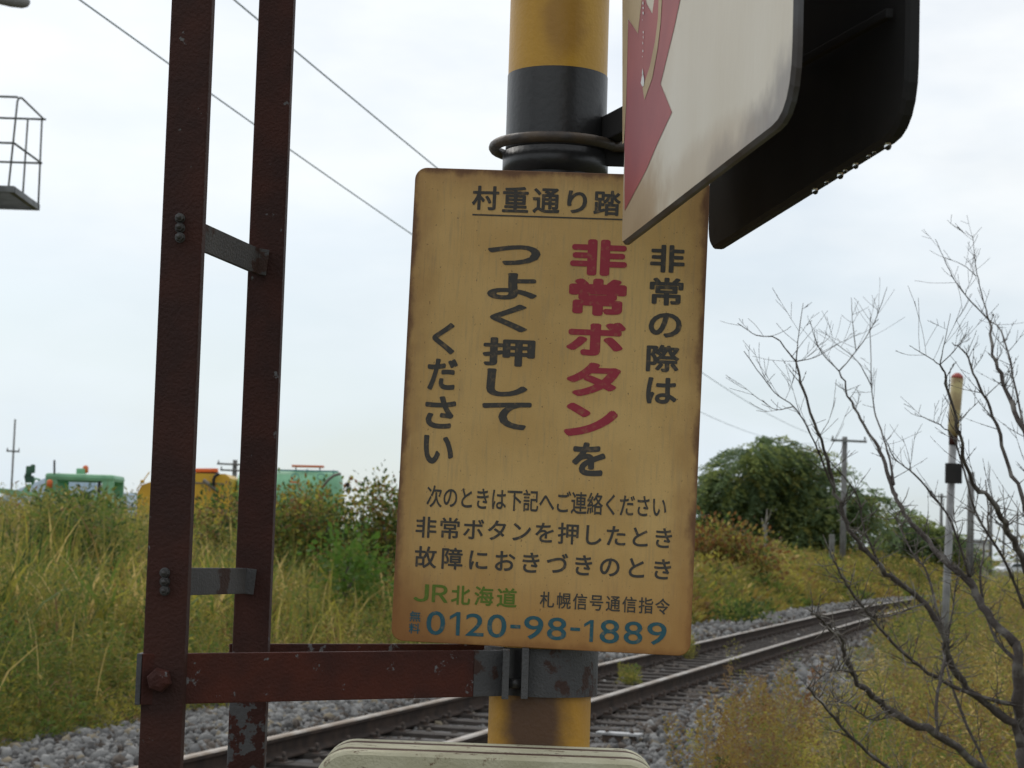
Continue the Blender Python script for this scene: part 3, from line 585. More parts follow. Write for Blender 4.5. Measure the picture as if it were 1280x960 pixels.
MB().tube([pole_at(edges[-1]), pole_at(edges[-1] + .02)], [PR + .003, .03], 48).build('cap', m_blk, pole)

# ------------------------------------------------------------------ clamp and twin arms joining ladder and pole
clamp = empty('clamp_bracket', pole_at(1.42), 'rusty flat iron clamp with two long arms tying the ladder to the pole', 'bracket')
zc0 = PY(700, 872, YP - PR).z; zc1 = PY(700, 812, YP - PR).z; hc = zc1 - zc0; zm = (zc0 + zc1) / 2
ax = pole_at(zm)
def arc(a0, a1, r, t, z0, z1, n=24):
    rings = []
    for i in range(n + 1):
        a = a0 + (a1 - a0) * i / n; c, s = math.cos(a), math.sin(a)
        rings.append([ax + Vector((c * r, s * r, z0 - zm)), ax + Vector((c * (r + t), s * (r + t), z0 - zm)), ax + Vector((c * (r + t), s * (r + t), z1 - zm)), ax + Vector((c * r, s * r, z1 - zm))])
    return rings
MB().loft(arc(R(-108), R(70), PR + .001, .006, zc0, zc1, 30)).build('band', m_galv, clamp)
MB().loft(arc(R(95), R(228), PR + .001, .006, zc0, zc1, 26)).build('band', m_galv, clamp)
MB().loft(arc(R(-134), R(-106), PR + .0008, .003, zc0, zc1, 8)).build('gap_shade', m_blk, clamp)  # black strip stands in for the shade in the gap between the ears
def ear(px, z0, z1, py_, L=.03):
    c = PY(px, py_, YP - PR - .012); MB().box(Vector((c.x, YP - PR - .012, (z0 + z1) / 2)), (.0075, L, z1 - z0), ch=.001).build('ear', m_galv, clamp); return c
e1 = ear(656, zc0 - .001, zc1 + .001, 845, .026); e2 = ear(632, zc0 - .002, zc1 - .001, 845, .026)
bb = MB(); cz = Vector((0, 0, 0))
for dz_ in (-.012,):
    c = Vector(((e1.x + e2.x) / 2, YP - PR - .008, zm + dz_)); bb.tube([c - Vector((.009, 0, 0)), c + Vector((.009, 0, 0))], .0055, 8)
bb.build('bolt', m_blk, clamp)
fa0 = PY(176, 849, YL - .0145); fa1 = Vector((e2.x - .002, YP - PR - .004, zm - .001))
split_ = fa0.lerp(fa1, .905)
MB().bar(fa0, split_, .006, hc * .96, ch=.0012).build('front_arm', m_rust_chip, clamp)
MB().bar(split_ - (fa1 - fa0) * .0, fa1, .0064, hc * .955, ch=.0012).build('arm_end', m_galv, clamp)
MB().box(fa0 + Vector((-.002, .012, 0)), (.005, .03, hc * .96), ch=.001).build('return_flange', m_galv, clamp)
c = PY(199, 850, YL - .018); MB().tube([c + Vector((0, .004, 0)), c + Vector((0, -.004, 0)), c + Vector((0, -.009, 0)), c + Vector((0, -.0105, 0))], [.0125, .0122, .0105, .006], 6, smooth=False).build('bolt', m_rust_chip, clamp)
ba0 = PY(286, 833, YR + .016); ba1 = Vector((e2.x + .0, YP + PR - .02, PY(600, 835, YP).z + .001))
MB().bar(ba0, ba1, .006, hc * .96, ch=.0012).build('back_arm', m_rust_chip, clamp)

# ------------------------------------------------------------------ yellowed sign
def homog(src, dst):
    A = []
    for (u, v), (x, y) in zip(src, dst): A += [[u, v, 1, 0, 0, 0, -x * u, -x * v], [0, 0, 0, u, v, 1, -y * u, -y * v]]
    h = np.linalg.solve(np.array(A, float), np.array([c for p in dst for c in p], float)); return np.append(h, 1).reshape(3, 3)
CORN = [(519.5, 209), (888, 221), (862.5, 820.5), (488.5, 800.5)]
H = homog([(0, 0), (1, 0), (1, 1), (0, 1)], CORN); HI = np.linalg.inv(H)
ZS = 2.19 - PR - .016
Hc = np.array([[1, 0, -640], [0, 1, -480], [0, 0, F]]) @ H      # camera-space (x right, y down, z*F)
lam = ZS / ((H @ np.array([.5, .5, 1]))[2])
def uvP(u, v, off=0.0):
    q = Hc @ np.array([u, v, 1.0]) * lam; q = np.array([q[0] / F, q[1] / F, q[2] / F])
    return cam_loc + right * q[0] - up * q[1] + fwd * q[2] + SN * off
SN = Vector((0, 0, 0)); O_, U_, V_ = uvP(0, 0), uvP(1, 0), uvP(0, 1)
SN = (V_ - O_).cross(U_ - O_).normalized()
if SN.y > 0: SN = -SN
SWm, SHm = (U_ - O_).length, (V_ - O_).length
def px2uv(px, py): q = HI @ np.array([px, py, 1.0]); return q[0] / q[2], q[1] / q[2]
DU, DV = 1 / 371.0, 1 / 597.0

def sign_mat():
    m = bpy.data.materials.new('yellowed_sign_enamel'); m.use_nodes = True; n = m.node_tree.nodes; L = m.node_tree.links; b = n['Principled BSDF']
    b.inputs['Roughness'].default_value = 0.5; b.inputs['Specular IOR Level'].default_value = 0.35
    uv = n.new('ShaderNodeUVMap'); uv.uv_map = 'UVMap'; sp = n.new('ShaderNodeSeparateXYZ'); L.new(uv.outputs[0], sp.inputs[0])
    def M(op, a, b_=None, c=None):
        q = n.new('ShaderNodeMath'); q.operation = op
        for i, w in enumerate((a, b_, c)):
            if w is None: continue
            if isinstance(w, (int, float)): q.inputs[i].default_value = w
            else: L.new(w, q.inputs[i])
        return q.outputs[0]
    def noise(sc, det=5, st=(1, 1, 1), rgh=0.55):
        mpn = n.new('ShaderNodeMapping'); mpn.inputs['Scale'].default_value = st; L.new(uv.outputs[0], mpn.inputs['Vector'])
        z = n.new('ShaderNodeTexNoise'); z.inputs['Scale'].default_value = sc; z.inputs['Detail'].default_value = det; z.inputs['Roughness'].default_value = rgh; L.new(mpn.outputs[0], z.inputs['Vector']); return z.outputs['Fac']
    def ramp(v, a, b_, lo=0.0, hi=1.0):
        r = n.new('ShaderNodeMapRange'); r.interpolation_type = 'SMOOTHSTEP'; r.inputs['From Min'].default_value = a; r.inputs['From Max'].default_value = b_; r.inputs['To Min'].default_value = lo; r.inputs['To Max'].default_value = hi; L.new(v, r.inputs['Value']); return r.outputs[0]
    def mixc(f, a, c):
        x = n.new('ShaderNodeMix'); x.data_type = 'RGBA'; L.new(f, x.inputs[0])
        if isinstance(a, tuple): x.inputs[6].default_value = (*a, 1)
        else: L.new(a, x.inputs[6])
        x.inputs[7].default_value = (*c, 1); return x.outputs[2]
    u, v = sp.outputs[0], sp.outputs[1]           # u right 0..1, v up 0..1 (metres proportion 0.62:1)
    col = mixc(ramp(noise(3.2, 6, (1, 1.6, 1)), .35, .65), (0.74, 0.49, 0.19), (0.64, 0.405, 0.145))
    col = mixc(ramp(noise(40, 5, (2.2, .3, 1)), .48, .75, 0, .5), col, (0.48, 0.34, 0.17))     # runs
    ex = M('MINIMUM', M('MULTIPLY', M('MINIMUM', u, M('SUBTRACT', 1, u)), SWm / SHm), M('MINIMUM', v, M('SUBTRACT', 1, v)))
    wob = M('ADD', M('MULTIPLY_ADD', noise(5, 7, (1, 1, 1), .65), .13, -.065), M('MULTIPLY_ADD', noise(26, 4, (1, .5, 1)), .03, -.015))
    col = mixc(ramp(M('ADD', ex, wob), .07, .0, 0, .55), col, (0.38, 0.20, 0.075))
    col = mixc(ramp(M('ADD', ex, M('MULTIPLY', wob, .5)), .018, .0, 0, .85), col, (0.14, 0.06, 0.035))
    cx = M('SQRT', M('ADD', M('MULTIPLY', M('MULTIPLY', u, u), .38), M('MULTIPLY', v, v)))           # rusting lower left corner
    col = mixc(ramp(M('ADD', cx, wob), .2, .01, 0, .8), col, (0.14, 0.055, 0.035))
    bot = M('ADD', v, M('MULTIPLY_ADD', noise(5, 4, (1.6, 1, 1)), .16, -.08))
    col = mixc(ramp(bot, .27, .0, 0, .62), col, (0.44, 0.20, 0.05))
    col = mixc(ramp(noise(120, 3), .66, .72, 0, .85), col, (0.24, 0.13, 0.06))                        # specks
    col = mixc(ramp(noise(320, 2), .58, .75, 0, .35), col, (0.36, 0.22, 0.09))
    scr_ = M('MULTIPLY', ramp(noise(7, 2, (40, 1.1, 1)), .70, .74), ramp(noise(4, 2), .5, .6)); col = mixc(M('MULTIPLY', scr_, .5), col, (0.72, 0.55, 0.3))
    col = mixc(M('MULTIPLY', ramp(noise(6, 3, (30, .7, 1)), .6, .8), ramp(v, .55, 1.0, .05, .7)), col, (0.36, 0.22, 0.10))
    L.new(col, b.inputs['Base Color'])
    bp = n.new('ShaderNodeBump'); bp.inputs['Strength'].default_value = .12; bp.inputs['Distance'].default_value = .002; L.new(noise(260, 3), bp.inputs['Height']); L.new(bp.outputs[0], b.inputs['Normal'])
    return m
m_sign = sign_mat(); m_signback = mat('bare_sign_back', (0.28, 0.27, 0.26), 0.5, (0.2, 0.16, 0.13), 8, metal=.4)
sroot = empty('emergency_sign', uvP(.5, .5), 'yellowed rectangular notice with black and red Japanese writing on the striped pole', 'sign')
def rrect(w, h, r, n=8):
    o = []
    for cx, cy, a0 in ((w - r, r, -90), (w - r, h - r, 0), (r, h - r, 90), (r, r, 180)):
        for i in range(n + 1): a = R(a0 + 90 * i / n); o.append((cx + r * math.cos(a), cy + r * math.sin(a)))
    return o
rr = rrect(SWm, SHm, .0135); n_ = len(rr); T = .0022
def ring(off, ins):
    o = []
    for x, y in rr:
        xx = SWm / 2 + (x - SWm / 2) * (1 - 2 * ins / SWm); yy = SHm / 2 + (y - SHm / 2) * (1 - 2 * ins / SHm)
        o.append((uvP(xx / SWm, yy / SHm, off)))
    return o
b = MB(); b.loft([ring(-T, 0), ring(-.0006, 0), ring(0, .0007)], cap=True)
po = b.build('panel', [m_sign, m_signback], sroot)
uvl = po.data.uv_layers.new(name='UVMap'); Ui = (U_ - O_) / SWm ** 2; Vi = (V_ - O_) / SHm ** 2
for poly in po.data.polygons:
    for li in poly.loop_indices:
        co = po.data.vertices[po.data.loops[li].vertex_index].co + ROOT[sroot] - O_
        uvl.data[li].uv = (co.dot(Ui), 1 - co.dot(Vi))
    if poly.normal.dot(SN) < -.5: poly.material_index = 1
# letters -------------------------------------------------------
def ink(name, col, k=.75): return mat(name, col, .55, tuple(c * .45 + q for c, q in zip(col, (.24, .16, .07))), 190, .55, .85, spec=.3, detail=8)
m_blackink = ink('faded_black_ink', (0.072, 0.068, 0.062)); m_redink = ink('faded_red_ink', (0.40, 0.045, 0.07), .85); m_greenink = ink('faded_green_ink', (0.13, 0.21, 0.03)); m_blueink = ink('faded_blue_ink', (0.035, 0.125, 0.16))
GL = {}
def glyph_meshes(keys):
    tmp = []
    for ch, off in keys:
        cu = bpy.data.curves.new('g', 'FONT'); cu.body = ch; cu.size = 1; cu.resolution_u = 4
        ob = bpy.data.objects.new('g', cu); COL.objects.link(ob); tmp.append((ch, off, ob))
    bpy.context.view_layer.update(); dg = bpy.context.evaluated_depsgraph_get()
    for ch, off, ob in tmp:
        me = bpy.data.meshes.new_from_object(ob.evaluated_get(dg)); GL[(ch, off)] = ([tuple(v.co) for v in me.vertices], [list(p.vertices) for p in me.polygons]); bpy.data.meshes.remove(me)
    for ch, off, ob in tmp: cu = ob.data; bpy.data.objects.remove(ob); bpy.data.curves.remove(cu)
SHIFT = [(0, 0)] + [(math.cos(a), math.sin(a)) for a in np.linspace(0, 2 * math.pi, 10, endpoint=False)]
TXT = []   # (chars [(ch, x0, y0, x1, y1)], offset, ink)  boxes in photograph pixels
TXT.append(([('村', 590, 232, 624, 263), ('重', 628, 233, 661, 266), ('通', 666, 235, 700, 267), ('り', 709, 238, 734, 267), ('踏', 742, 238, 776, 270), ('切', 780, 239, 814, 271)], .024, m_blackink))
TXT.append(([('非', 813, 306, 856, 341), ('常', 812, 347, 854, 382), ('の', 811, 391, 852, 422), ('際', 808, 431, 849, 465), ('は', 808, 472, 846, 505)], .030, m_blackink))
TXT.append(([('非', 713, 299, 784, 345), ('常', 711, 348, 783, 395), ('ボ', 708, 402, 782, 445), ('タ', 708, 453, 776, 496), ('ン', 705, 504, 772, 546)], .046, m_redink))
TXT.append(([('を', 715, 553, 757, 595)], .040, m_blackink))
TXT.append(([('つ', 609, 306, 676, 332), ('よ', 609, 341, 672, 375), ('く', 612, 380, 660, 415), ('押', 603, 422, 669, 458), ('し', 608, 461, 660, 496), ('て', 602, 502, 664, 537)], .034, m_blackink))
TXT.append(([('く', 540, 403, 569, 443), ('だ', 534, 448, 572, 488), ('さ', 531, 495, 570, 536), ('い', 529, 544, 567, 580)], .030, m_blackink))
TXT.append(([('Ｊ', 517, 730, 536, 752), ('Ｒ', 540, 731, 560, 753), ('北', 564, 732, 588, 756), ('海', 593, 733, 617, 757), ('道', 621, 735, 646, 759)], .020, m_greenink))
TXT.append(([('無', 512, 764, 526, 777), ('料', 511, 779, 525, 792)], .014, m_blueink))
TXT.append(([('0', 533, 764, 556.5, 793.5), ('1', 562, 765, 575, 794), ('2', 582, 767, 605, 795), ('0', 609, 768, 633, 797), ('-', 638, 781, 650.5, 785.5), ('9', 655, 770, 679, 799), ('8', 684, 772, 708, 800), ('-', 713, 784.5, 725, 788.5), ('1', 730, 775, 741.5, 802), ('8', 750, 775, 774, 804), ('8', 780, 777, 803, 805), ('9', 809, 778, 833, 806)], .007, m_blueink))
ROWS = [('次のときは下記へご連絡ください', (543, 621), (824, 634), 20.3, 29, .014, m_blackink), ('非常ボタンを押したとき', (532.5, 659.5), (829.5, 673), 28, 28, .016, m_blackink),
        ('故障におきづきのとき', (532, 697), (828, 712), 28.5, 28.5, .018, m_blackink), ('札幌信号通信指令', (684, 750), (828, 758.5), 18.6, 21, .012, m_blackink)]
keys = set()
for chars, off, _ in TXT: keys |= {(c[0], off) for c in chars}
for r in ROWS: keys |= {(c, r[5]) for c in r[0]}
glyph_meshes(sorted(keys))
GL[('1', .007)] = ([(.28, 0, 0), (.43, 0, 0), (.43, 1, 0), (.28, 1, 0), (0, .81, 0), (0, .68, 0), (.28, .86, 0)], [[0, 1, 2, 3], [3, 4, 5, 6]])
for chars, off, ik in TXT:
    b = MB()
    for ch, x0, y0, x1, y1 in chars:
        vs, fs = GL[(ch, off)]; ax_ = [v[0] for v in vs]; ay = [v[1] for v in vs]; gw = max(ax_) - min(ax_); gh = max(ay) - min(ay)
        cu_, cv_ = px2uv((x0 + x1) / 2, (y0 + y1) / 2); sx, sy = (x1 - x0) * DU / gw, (y1 - y0) * DV / gh
        mxx, myy = (max(ax_) + min(ax_)) / 2, (max(ay) + min(ay)) / 2
        sx *= gw / (gw + 2 * off); sy *= gh / (gh + 2 * off)
        for j, (ox, oy) in enumerate(SHIFT): b.add([uvP(cu_ + (v[0] - mxx + ox * off) * sx, cv_ - (v[1] - myy + oy * off) * sy, .0003 + .00002 * j) for v in vs], fs)
    b.build('lettering', ik, sroot)
for txt, a, z, cw, chh, off, ik in ROWS:
    b = MB(); n = len(txt)
    for i, ch in enumerate(txt):
        t = i / (n - 1); cu_, cv_ = px2uv(a[0] + (z[0] - a[0]) * t, a[1] + (z[1] - a[1]) * t)
        vs, fs = GL[(ch, off)]; 
        for j, (ox, oy) in enumerate(SHIFT): b.add([uvP(cu_ + (v[0] - .5 + ox * off) * cw * DU, cv_ - (v[1] - .36 + oy * off) * chh * DV, .0003 + .00002 * j) for v in vs], fs)
    b.build('lettering', ik, sroot)
q = [px2uv(*p) for p in ((590.5, 267.3), (816, 274.8), (816, 276.6), (590.5, 269.2))]
MB().add([uvP(u, v, .0004) for u, v in q], [[0, 1, 2, 3]]).build('underline', m_blackink, sroot)
# straps that hold the sign to the pole
for pv in (.09, .9):
    c = uvP(.52, pv, -.0085); sx_ = (U_ - O_).normalized(); MB().box(c, (.1, .004, .03), Matrix((sx_, -SN, (-SN).cross(-sx_))).transposed(), ch=.001).build('strap', m_bolt, sroot)

# ------------------------------------------------------------------ double direction board on its hoop
m_white = mat('weathered_cream_board', (0.74, 0.68, 0.56), 0.42, (0.66, 0.585, 0.45), 7, .35, .65, bump=.05, bscale=120, stretch=(1, 1, .3))
stain_z = None
m_dark = mat('dark_board_back', (0.026, 0.025, 0.025), 0.7, (0.034, 0.032, 0.031), 9, spec=.2)
m_edge = mat('grey_board_edge', (0.10, 0.10, 0.105), 0.5, (0.06, 0.05, 0.045), 20)
m_redarrow = mat('faded_red_arrow', (0.42, 0.075, 0.075), 0.5, (0.32, 0.05, 0.06), 10, .35, .65)
m_creamline = mat('cream_outline', (0.50, 0.36, 0.18), 0.5, (0.42, 0.29, 0.13), 20)
class Plane:
    def __init__(s, A, B):
        s.A = A; h = (B - A); s.dir = Vector((h.x, h.y, 0)).normalized(); s.n = Vector((-s.dir.y, s.dir.x, 0)).normalized()
        if s.n.x > 0: s.n = -s.n                                  # outward: to the left
    def hit(s, px, py): r = ray(px, py); return cam_loc + r * ((s.A - cam_loc).dot(s.n) / r.dot(s.n))
    def ab(s, p): q = p - s.A; return q.dot(s.dir), q.z
    def pt(s, a, b, off=0): return s.A + s.dir * a + Vector((0, 0, b)) + s.n * off
K1 = Plane(P(776.5, 307, 1.99), P(990, 143, 1.99 / 1.44)); K2 = Plane(P(884, 316, 1.99), P(1131, 160, 1.99 / 1.42))
board = empty('direction_board', pole_at(1.95), 'cream double board with a red arrow, jutting from the pole over the sign', 'sign')
def board_panel(K, corner_px, top_z, rad, th, mats_, name, tl_off):
    a, bl = K.ab(K.hit(*corner_px)); top = top_z - K.A.z
    A0 = (0, 0); A1 = (a, bl); A2 = (a + tl_off[1], top); A3 = (tl_off[0], top)
    pts = []
    def rc(p, prev, nxt, r, n=7):
        p, prev, nxt = (Vector((*q, 0)) for q in (p, prev, nxt)); d1 = (prev - p).normalized(); d2 = (nxt - p).normalized()
        s_, e_ = p + d1 * r, p + d2 * r; return [tuple(((1 - t) ** 2 * s_ + 2 * t * (1 - t) * p + t * t * e_)[:2]) for t in np.linspace(0, 1, n)]
    C = [A0, A1, A2, A3]
    for i in range(4): pts += rc(C[i], C[i - 1], C[(i + 1) % 4], rad[i])
    cx = sum(p[0] for p in pts) / len(pts); cy = sum(p[1] for p in pts) / len(pts)
    def rg(off, ins):
        o = []
        for x, y in pts:
            v = Vector((x - cx, y - cy)); v = v * (1 - ins / v.length); o.append(K.pt(cx + v.x, cy + v.y, off))
        return o
    b = MB(); b.loft([rg(-th, .0), rg(-.003, 0), rg(0, .004)])
    k_ = len(b.f)
    for i in range(k_): b.mi[i] = 2
    b.mi[k_ - 2] = 1; b.mi[k_ - 1] = 0
    return b.build(name, mats_, board), (a, top)
for (px_, py_, sz_, am_) in ((985, 132, (.06, .06, .05), .75), (945, 178, (.07, .07, .035), .8), (900, 214, (.06, .06, .03), .7), (800, 294, (.06, .06, .03), .4)): stain(m_white, (0.17, 0.145, 0.14), K1.hit(px_, py_) - pole_at(1.95), sz_, am_)
stain(m_white, (0.40, 0.26, 0.13), K1.hit(790, 285) - pole_at(1.95), (.16, .16, .075), .75); stain(m_white, (0.42, 0.30, 0.17), K1.hit(880, 205) - pole_at(1.95), (.2, .2, .03), .45)
fp, (fa, ft) = board_panel(K1, (990, 143), 2.62, (.008, .05, .07, .008), .007, [m_white, m_dark, m_edge], 'front_panel', (0.0, 0.0))
bpn, _ = board_panel(K2, (1131, 160), 2.62, (.03, .05, .07, .03), .010, [m_dark, m_white, m_dark], 'back_panel', (0.0, 0.0))
Z5 = lambda pts: [(560 + x / 2.1333, y / 2.1333) for x, y in pts]
Z9 = lambda pts: [(760 + x / 5.3333, y / 5.3333) for x, y in pts]
def decal(pts, off, mt, nm='arrow_mark'):
    o = MB().add([K1.pt(*K1.ab(K1.hit(*p)), off) for p in pts], [list(range(len(pts)))]).build(nm, mt, fp)
    bm = bmesh.new(); bm.from_mesh(o.data); bmesh.ops.triangulate(bm, faces=bm.faces[:]); bm.to_mesh(o.data); bm.free(); return o
decal(Z9([(137, 128), (203, 225), (235, -60), (262, 30), (297, 92), (318, -60), (500, -60), (483, 0), (440, 200), (352, 560), (428, 748), (330, 960)]) + Z5([(530, 452), (472, 562)]) + Z9([(112, 960), (125, 700)]), .0004, m_redarrow)
decal(Z9([(345, -60), (368, -60), (356, 150), (335, 330), (300, 520), (248, 665), (236, 590), (285, 440), (320, 270), (338, 120)]), .0008, m_creamline, 'outline_stroke')
decal(Z9([(99, -60), (236, -60), (203, 222), (138, 122), (124, 700), (110, 950), (100, 960)]), .0006, m_creamline, 'outline_stroke')
m_drip = mat('white_drip', (0.8, 0.8, 0.78), .5)
b = MB(); random.seed(5)
for (ya, yb) in ((5, 35), (45, 62), (75, 100), (130, 136), (205, 226), (236, 262), (275, 300), (330, 350), (372, 384), (455, 520)):
    x = 240 + random.uniform(-3, 3); w = random.uniform(1.5, 5)
    b.add([K1.pt(*K1.ab(K1.hit(*p)), .0012) for p in Z9([(x - w, (ya + yb) / 2), (x, yb), (x + w, (ya + yb) / 2), (x, ya)])], [[0, 1, 2, 3]])
b.add([K1.pt(*K1.ab(K1.hit(*p)), .0012) for p in Z9([(226, 555), (236, 578), (247, 570), (249, 530), (240, 480), (232, 515)])], [[0, 1, 2, 3, 4, 5]])
b.build('paint_drip', m_drip, fp)
# hoop round the pole, collar, gusset, cross ties between the two panels, stiffener on the dark panel
zh = PY(690, 187, YP).z; cpt = pole_at(zh)
m_hoop = mat('brown_iron_hoop', (0.10, 0.07, 0.045), .5, (0.06, 0.05, 0.045), 30, bump=.2)
hp = []
hr = .0715
for i in range(31):
    a = R(20 + 318 * i / 30); hp.append(cpt + Vector((math.cos(a) * hr, math.sin(a) * hr, 0)))
hp = [hp[0] + Vector((.045, .012, 0))] + hp + [hp[-1] + Vector((.03, 0.0, .001))]
MB().tube(hp, .0062, 12).build('hoop', m_hoop, board)
MB().tube([pole_at(zh - .034), pole_at(zh - .006)], PR + .0035, 48).build('collar', m_blk, board)
g1 = cpt + Vector((PR - .004, -.02, .0)); MB().prism([g1 + Vector((0, 0, -.02)), g1 + Vector((.03, 0, -.02)), g1 + Vector((.03, 0, .055)), g1 + Vector((.008, 0, .02)), g1 + Vector((0, 0, .01))], (0, .008, 0)).build('gusset', m_dark, board)
for a_, z_ in ((.05, .12), (.05, .45), (fa - .1, .45)):
    p0 = K1.pt(a_, z_, -.0125); r_ = -K1.n; p1 = p0 + r_ * ((K2.A - p0).dot(K2.n) / r_.dot(K2.n)) + K2.n * .001; MB().bar(p0, p1, .03, .03, ch=.002).build('cross_tie', m_dark, board)
pz0 = K1.pt(.05, .12, -.05); MB().bar(cpt + Vector((PR - .005, 0, .02)), Vector((pz0.x + .02, pz0.y, cpt.z + .02)), .02, .03, ch=.002).build('cross_tie', m_dark, board)
s1, s2 = K2.hit(1000, 84), K2.hit(1122, 17); MB().bar(s1 + K2.n * .006, s2 + K2.n * .006, .006, .007, ch=.001).build('stiffener', m_dark, board)
m_water = bpy.data.materials.new('water'); m_water.use_nodes = True; wb = m_water.node_tree.nodes['Principled BSDF']; wb.inputs['Transmission Weight'].default_value = 1; wb.inputs['Roughness'].default_value = .02; wb.inputs['IOR'].default_value = 1.33
for i, px in enumerate((1012, 1026, 1043, 1049, 1062, 1078, 1085, 1102)):
    yb = 316 - (px - 884) * (156 / 247); p = K2.hit(px, yb); p = K2.pt(*K2.ab(p), -.005); r_ = random.uniform(.0017, .0032)
    b = MB(); ks = [(0.006 * 0, .35), (-.4, .8), (-1.1, 1.0), (-1.8, .75), (-2.1, .2)]
    b.tube([p + Vector((0, 0, k_[0] * r_ + .0008)) for k_ in ks], [k_[1] * r_ for k_ in ks], 10)
    prop(b.build('water_drop', m_water), 'clear rain drop hanging from the lower edge of the dark back board', 'water drop', 'rain drops under the board')

# ------------------------------------------------------------------ cream equipment box at the bottom edge
m_cream = iron('cream_box_paint', (0.62, 0.59, 0.43), (0.50, 0.47, 0.32), (0.15, 0.085, 0.05), 0.585, 0.68, 70)
m_seam = mat('rusty_seam', (0.09, 0.042, 0.026), .85, (0.22, 0.17, 0.1), 70, .55, .75)
yb0, yf0 = YP - PR - .002, YP - PR - .125
L0 = PY(404, 990, yb0).x; R0 = PY(816, 990, yb0).x; ztop = PY(620, 929.5, yb0).z; hgt = .34
bx = empty('equipment_box', ((L0 + R0) / 2, (yb0 + yf0) / 2, ztop - hgt), 'cream metal box with rounded rusty rim in front of the pole foot', 'box')
def brr(y, ins, rad=.036):
    o = []
    for x, z in rrect(R0 - L0 - 2 * ins, hgt - 2 * ins, rad - ins * .5, 10): o.append(Vector((L0 + ins + x, y, ztop - hgt + ins + z + (x - (R0 - L0) / 2) * -.004)))
    return o
MB().loft([brr(yb0, .002), brr(yb0 - .002, 0), brr(yb0 - .016, 0), brr(yb0 - .018, .0006)]).build('back_rim', m_cream, bx)
MB().loft([brr(yb0 - .0175, .0006), brr(yb0 - .042, .0005)]).build('seam', m_seam, bx)
MB().loft([brr(yb0 - .0415, .0), brr(yb0 - .05, .0008), brr(yb0 - .07, .0012), brr(yb0 - .0845, .0)]).build('body', m_cream, bx)
MB().loft([brr(yb0 - .0845, .0006), brr(yb0 - .106, .0005)]).build('seam', m_seam, bx)
MB().loft([brr(yb0 - .1055, .0), brr(yb0 - .109, .0005), brr(yf0 + .004, 0.001), brr(yf0, .004)]).build('cover', m_cream, bx)

# ------------------------------------------------------------------ signal catwalk and lamp at the upper left
m_steel = mat('weathered_galvanised', (0.2, 0.21, 0.21), .6, (0.13, 0.135, 0.135), 6)
ZC = 19.0
cw = empty('catwalk', (P(-60, 262, ZC).x, P(0, 262, ZC).y, 0), 'small steel catwalk with railing high at the left frame edge', 'catwalk')
def dp(px, py, dz=0.0): return P(px, py, ZC + dz)
b = MB(); dk = [dp(49, 259), dp(0, 240, 1.1), dp(-150, 250, 1.1), dp(-150, 270)]
zdk = dk[0].z; rX = dk[0].x; y0 = dk[0].y; y1 = y0 - 0.95
MB().box(((rX - 1.3 + rX) / 2, y0, zdk), (1.3, .05, .06)).build('edge_beam', m_steel, cw)
MB().box((rX - .65, y1, zdk), (1.3, .05, .06)).build('edge_beam', m_steel, cw)
MB().box((rX - .025, (y0 + y1) / 2, zdk), (.05, .95, .06)).build('edge_beam', m_steel, cw)
for i in range(9): MB().box((rX - .65, y0 - .09 - i * .095, zdk), (1.25, .03, .025)).build('deck_bar', m_steel, cw)
TR = .011
def pole3(pts, nm): MB().tube(pts, TR, 6).build(nm, m_steel, cw)
hz, mz = dp(49, 147).z, dp(49, 203).z
pole3([(rX - .01, y0, zdk), (rX - .02, y0, hz)], 'railing_post'); pole3([(rX - .17, y0, zdk), (rX - .16, y0, hz)], 'railing_post')
q0 = dp(8, 237); pole3([(rX - .06, y1, zdk), (rX - .02, y1, hz - .04), (rX - .015, y1 + .03, hz), (rX, y1 + .08, hz + .01), (rX, y0, hz)], 'railing_post')
pole3([(rX + .02, y0, hz), (rX - 1.3, y0, hz)], 'handrail'); pole3([(rX + .0, y0, mz), (rX - 1.3, y0, mz)], 'handrail'); pole3([(rX, y0, mz), (rX - .03, y1, mz)], 'handrail'); pole3([(rX - .02, y1, hz), (rX - 1.3, y1, hz)], 'handrail'); pole3([(rX - .03, y1, mz), (rX - 1.3, y1, mz)], 'handrail')
MB().bar((rX - .35, y0 - .3, zdk - .02), (rX - .75, y0 - .5, zdk - .35), .06, .06).build('brace', m_steel, cw)
MB().tube([(rX - .95, y0 - .5, -.05), (rX - .95, y0 - .5, zdk + 1.6)], .09, 16).build('mast', m_steel, cw)
c = P(14, 0, 15); lm = empty('lamp', c, 'rounded grey lamp housing cut by the upper left corner', 'lamp')
m_lamp = mat('grey_lamp_housing', (0.35, 0.35, 0.34), .5, (0.25, 0.25, 0.24), 8)
e = Vector((1, .2, -.06)).normalized()
MB().tube([c - e * .5 + Vector((0, 0, .03)), c - e * .3 + Vector((0, 0, .02)), c, c + e * .09, c + e * .13, c + e * .145], [.03, .045, .055, .053, .036, .01], 16).build('housing', m_lamp, lm)
MB().tube([c - e * .2 + Vector((0, 0, -.02)), c - e * .2 + Vector((0, 0, -.05))], .04, 14).build('lens', m_galv, lm)
MB().tube([c - e * .5 + Vector((0, 0, .03)), c - e * 1.2 + Vector((0, 0, .1)), Vector((c.x - 1.6, c.y, c.z - .1)), Vector((c.x - 1.6, c.y, 0))], .03, 10).build('arm', m_steel, lm)

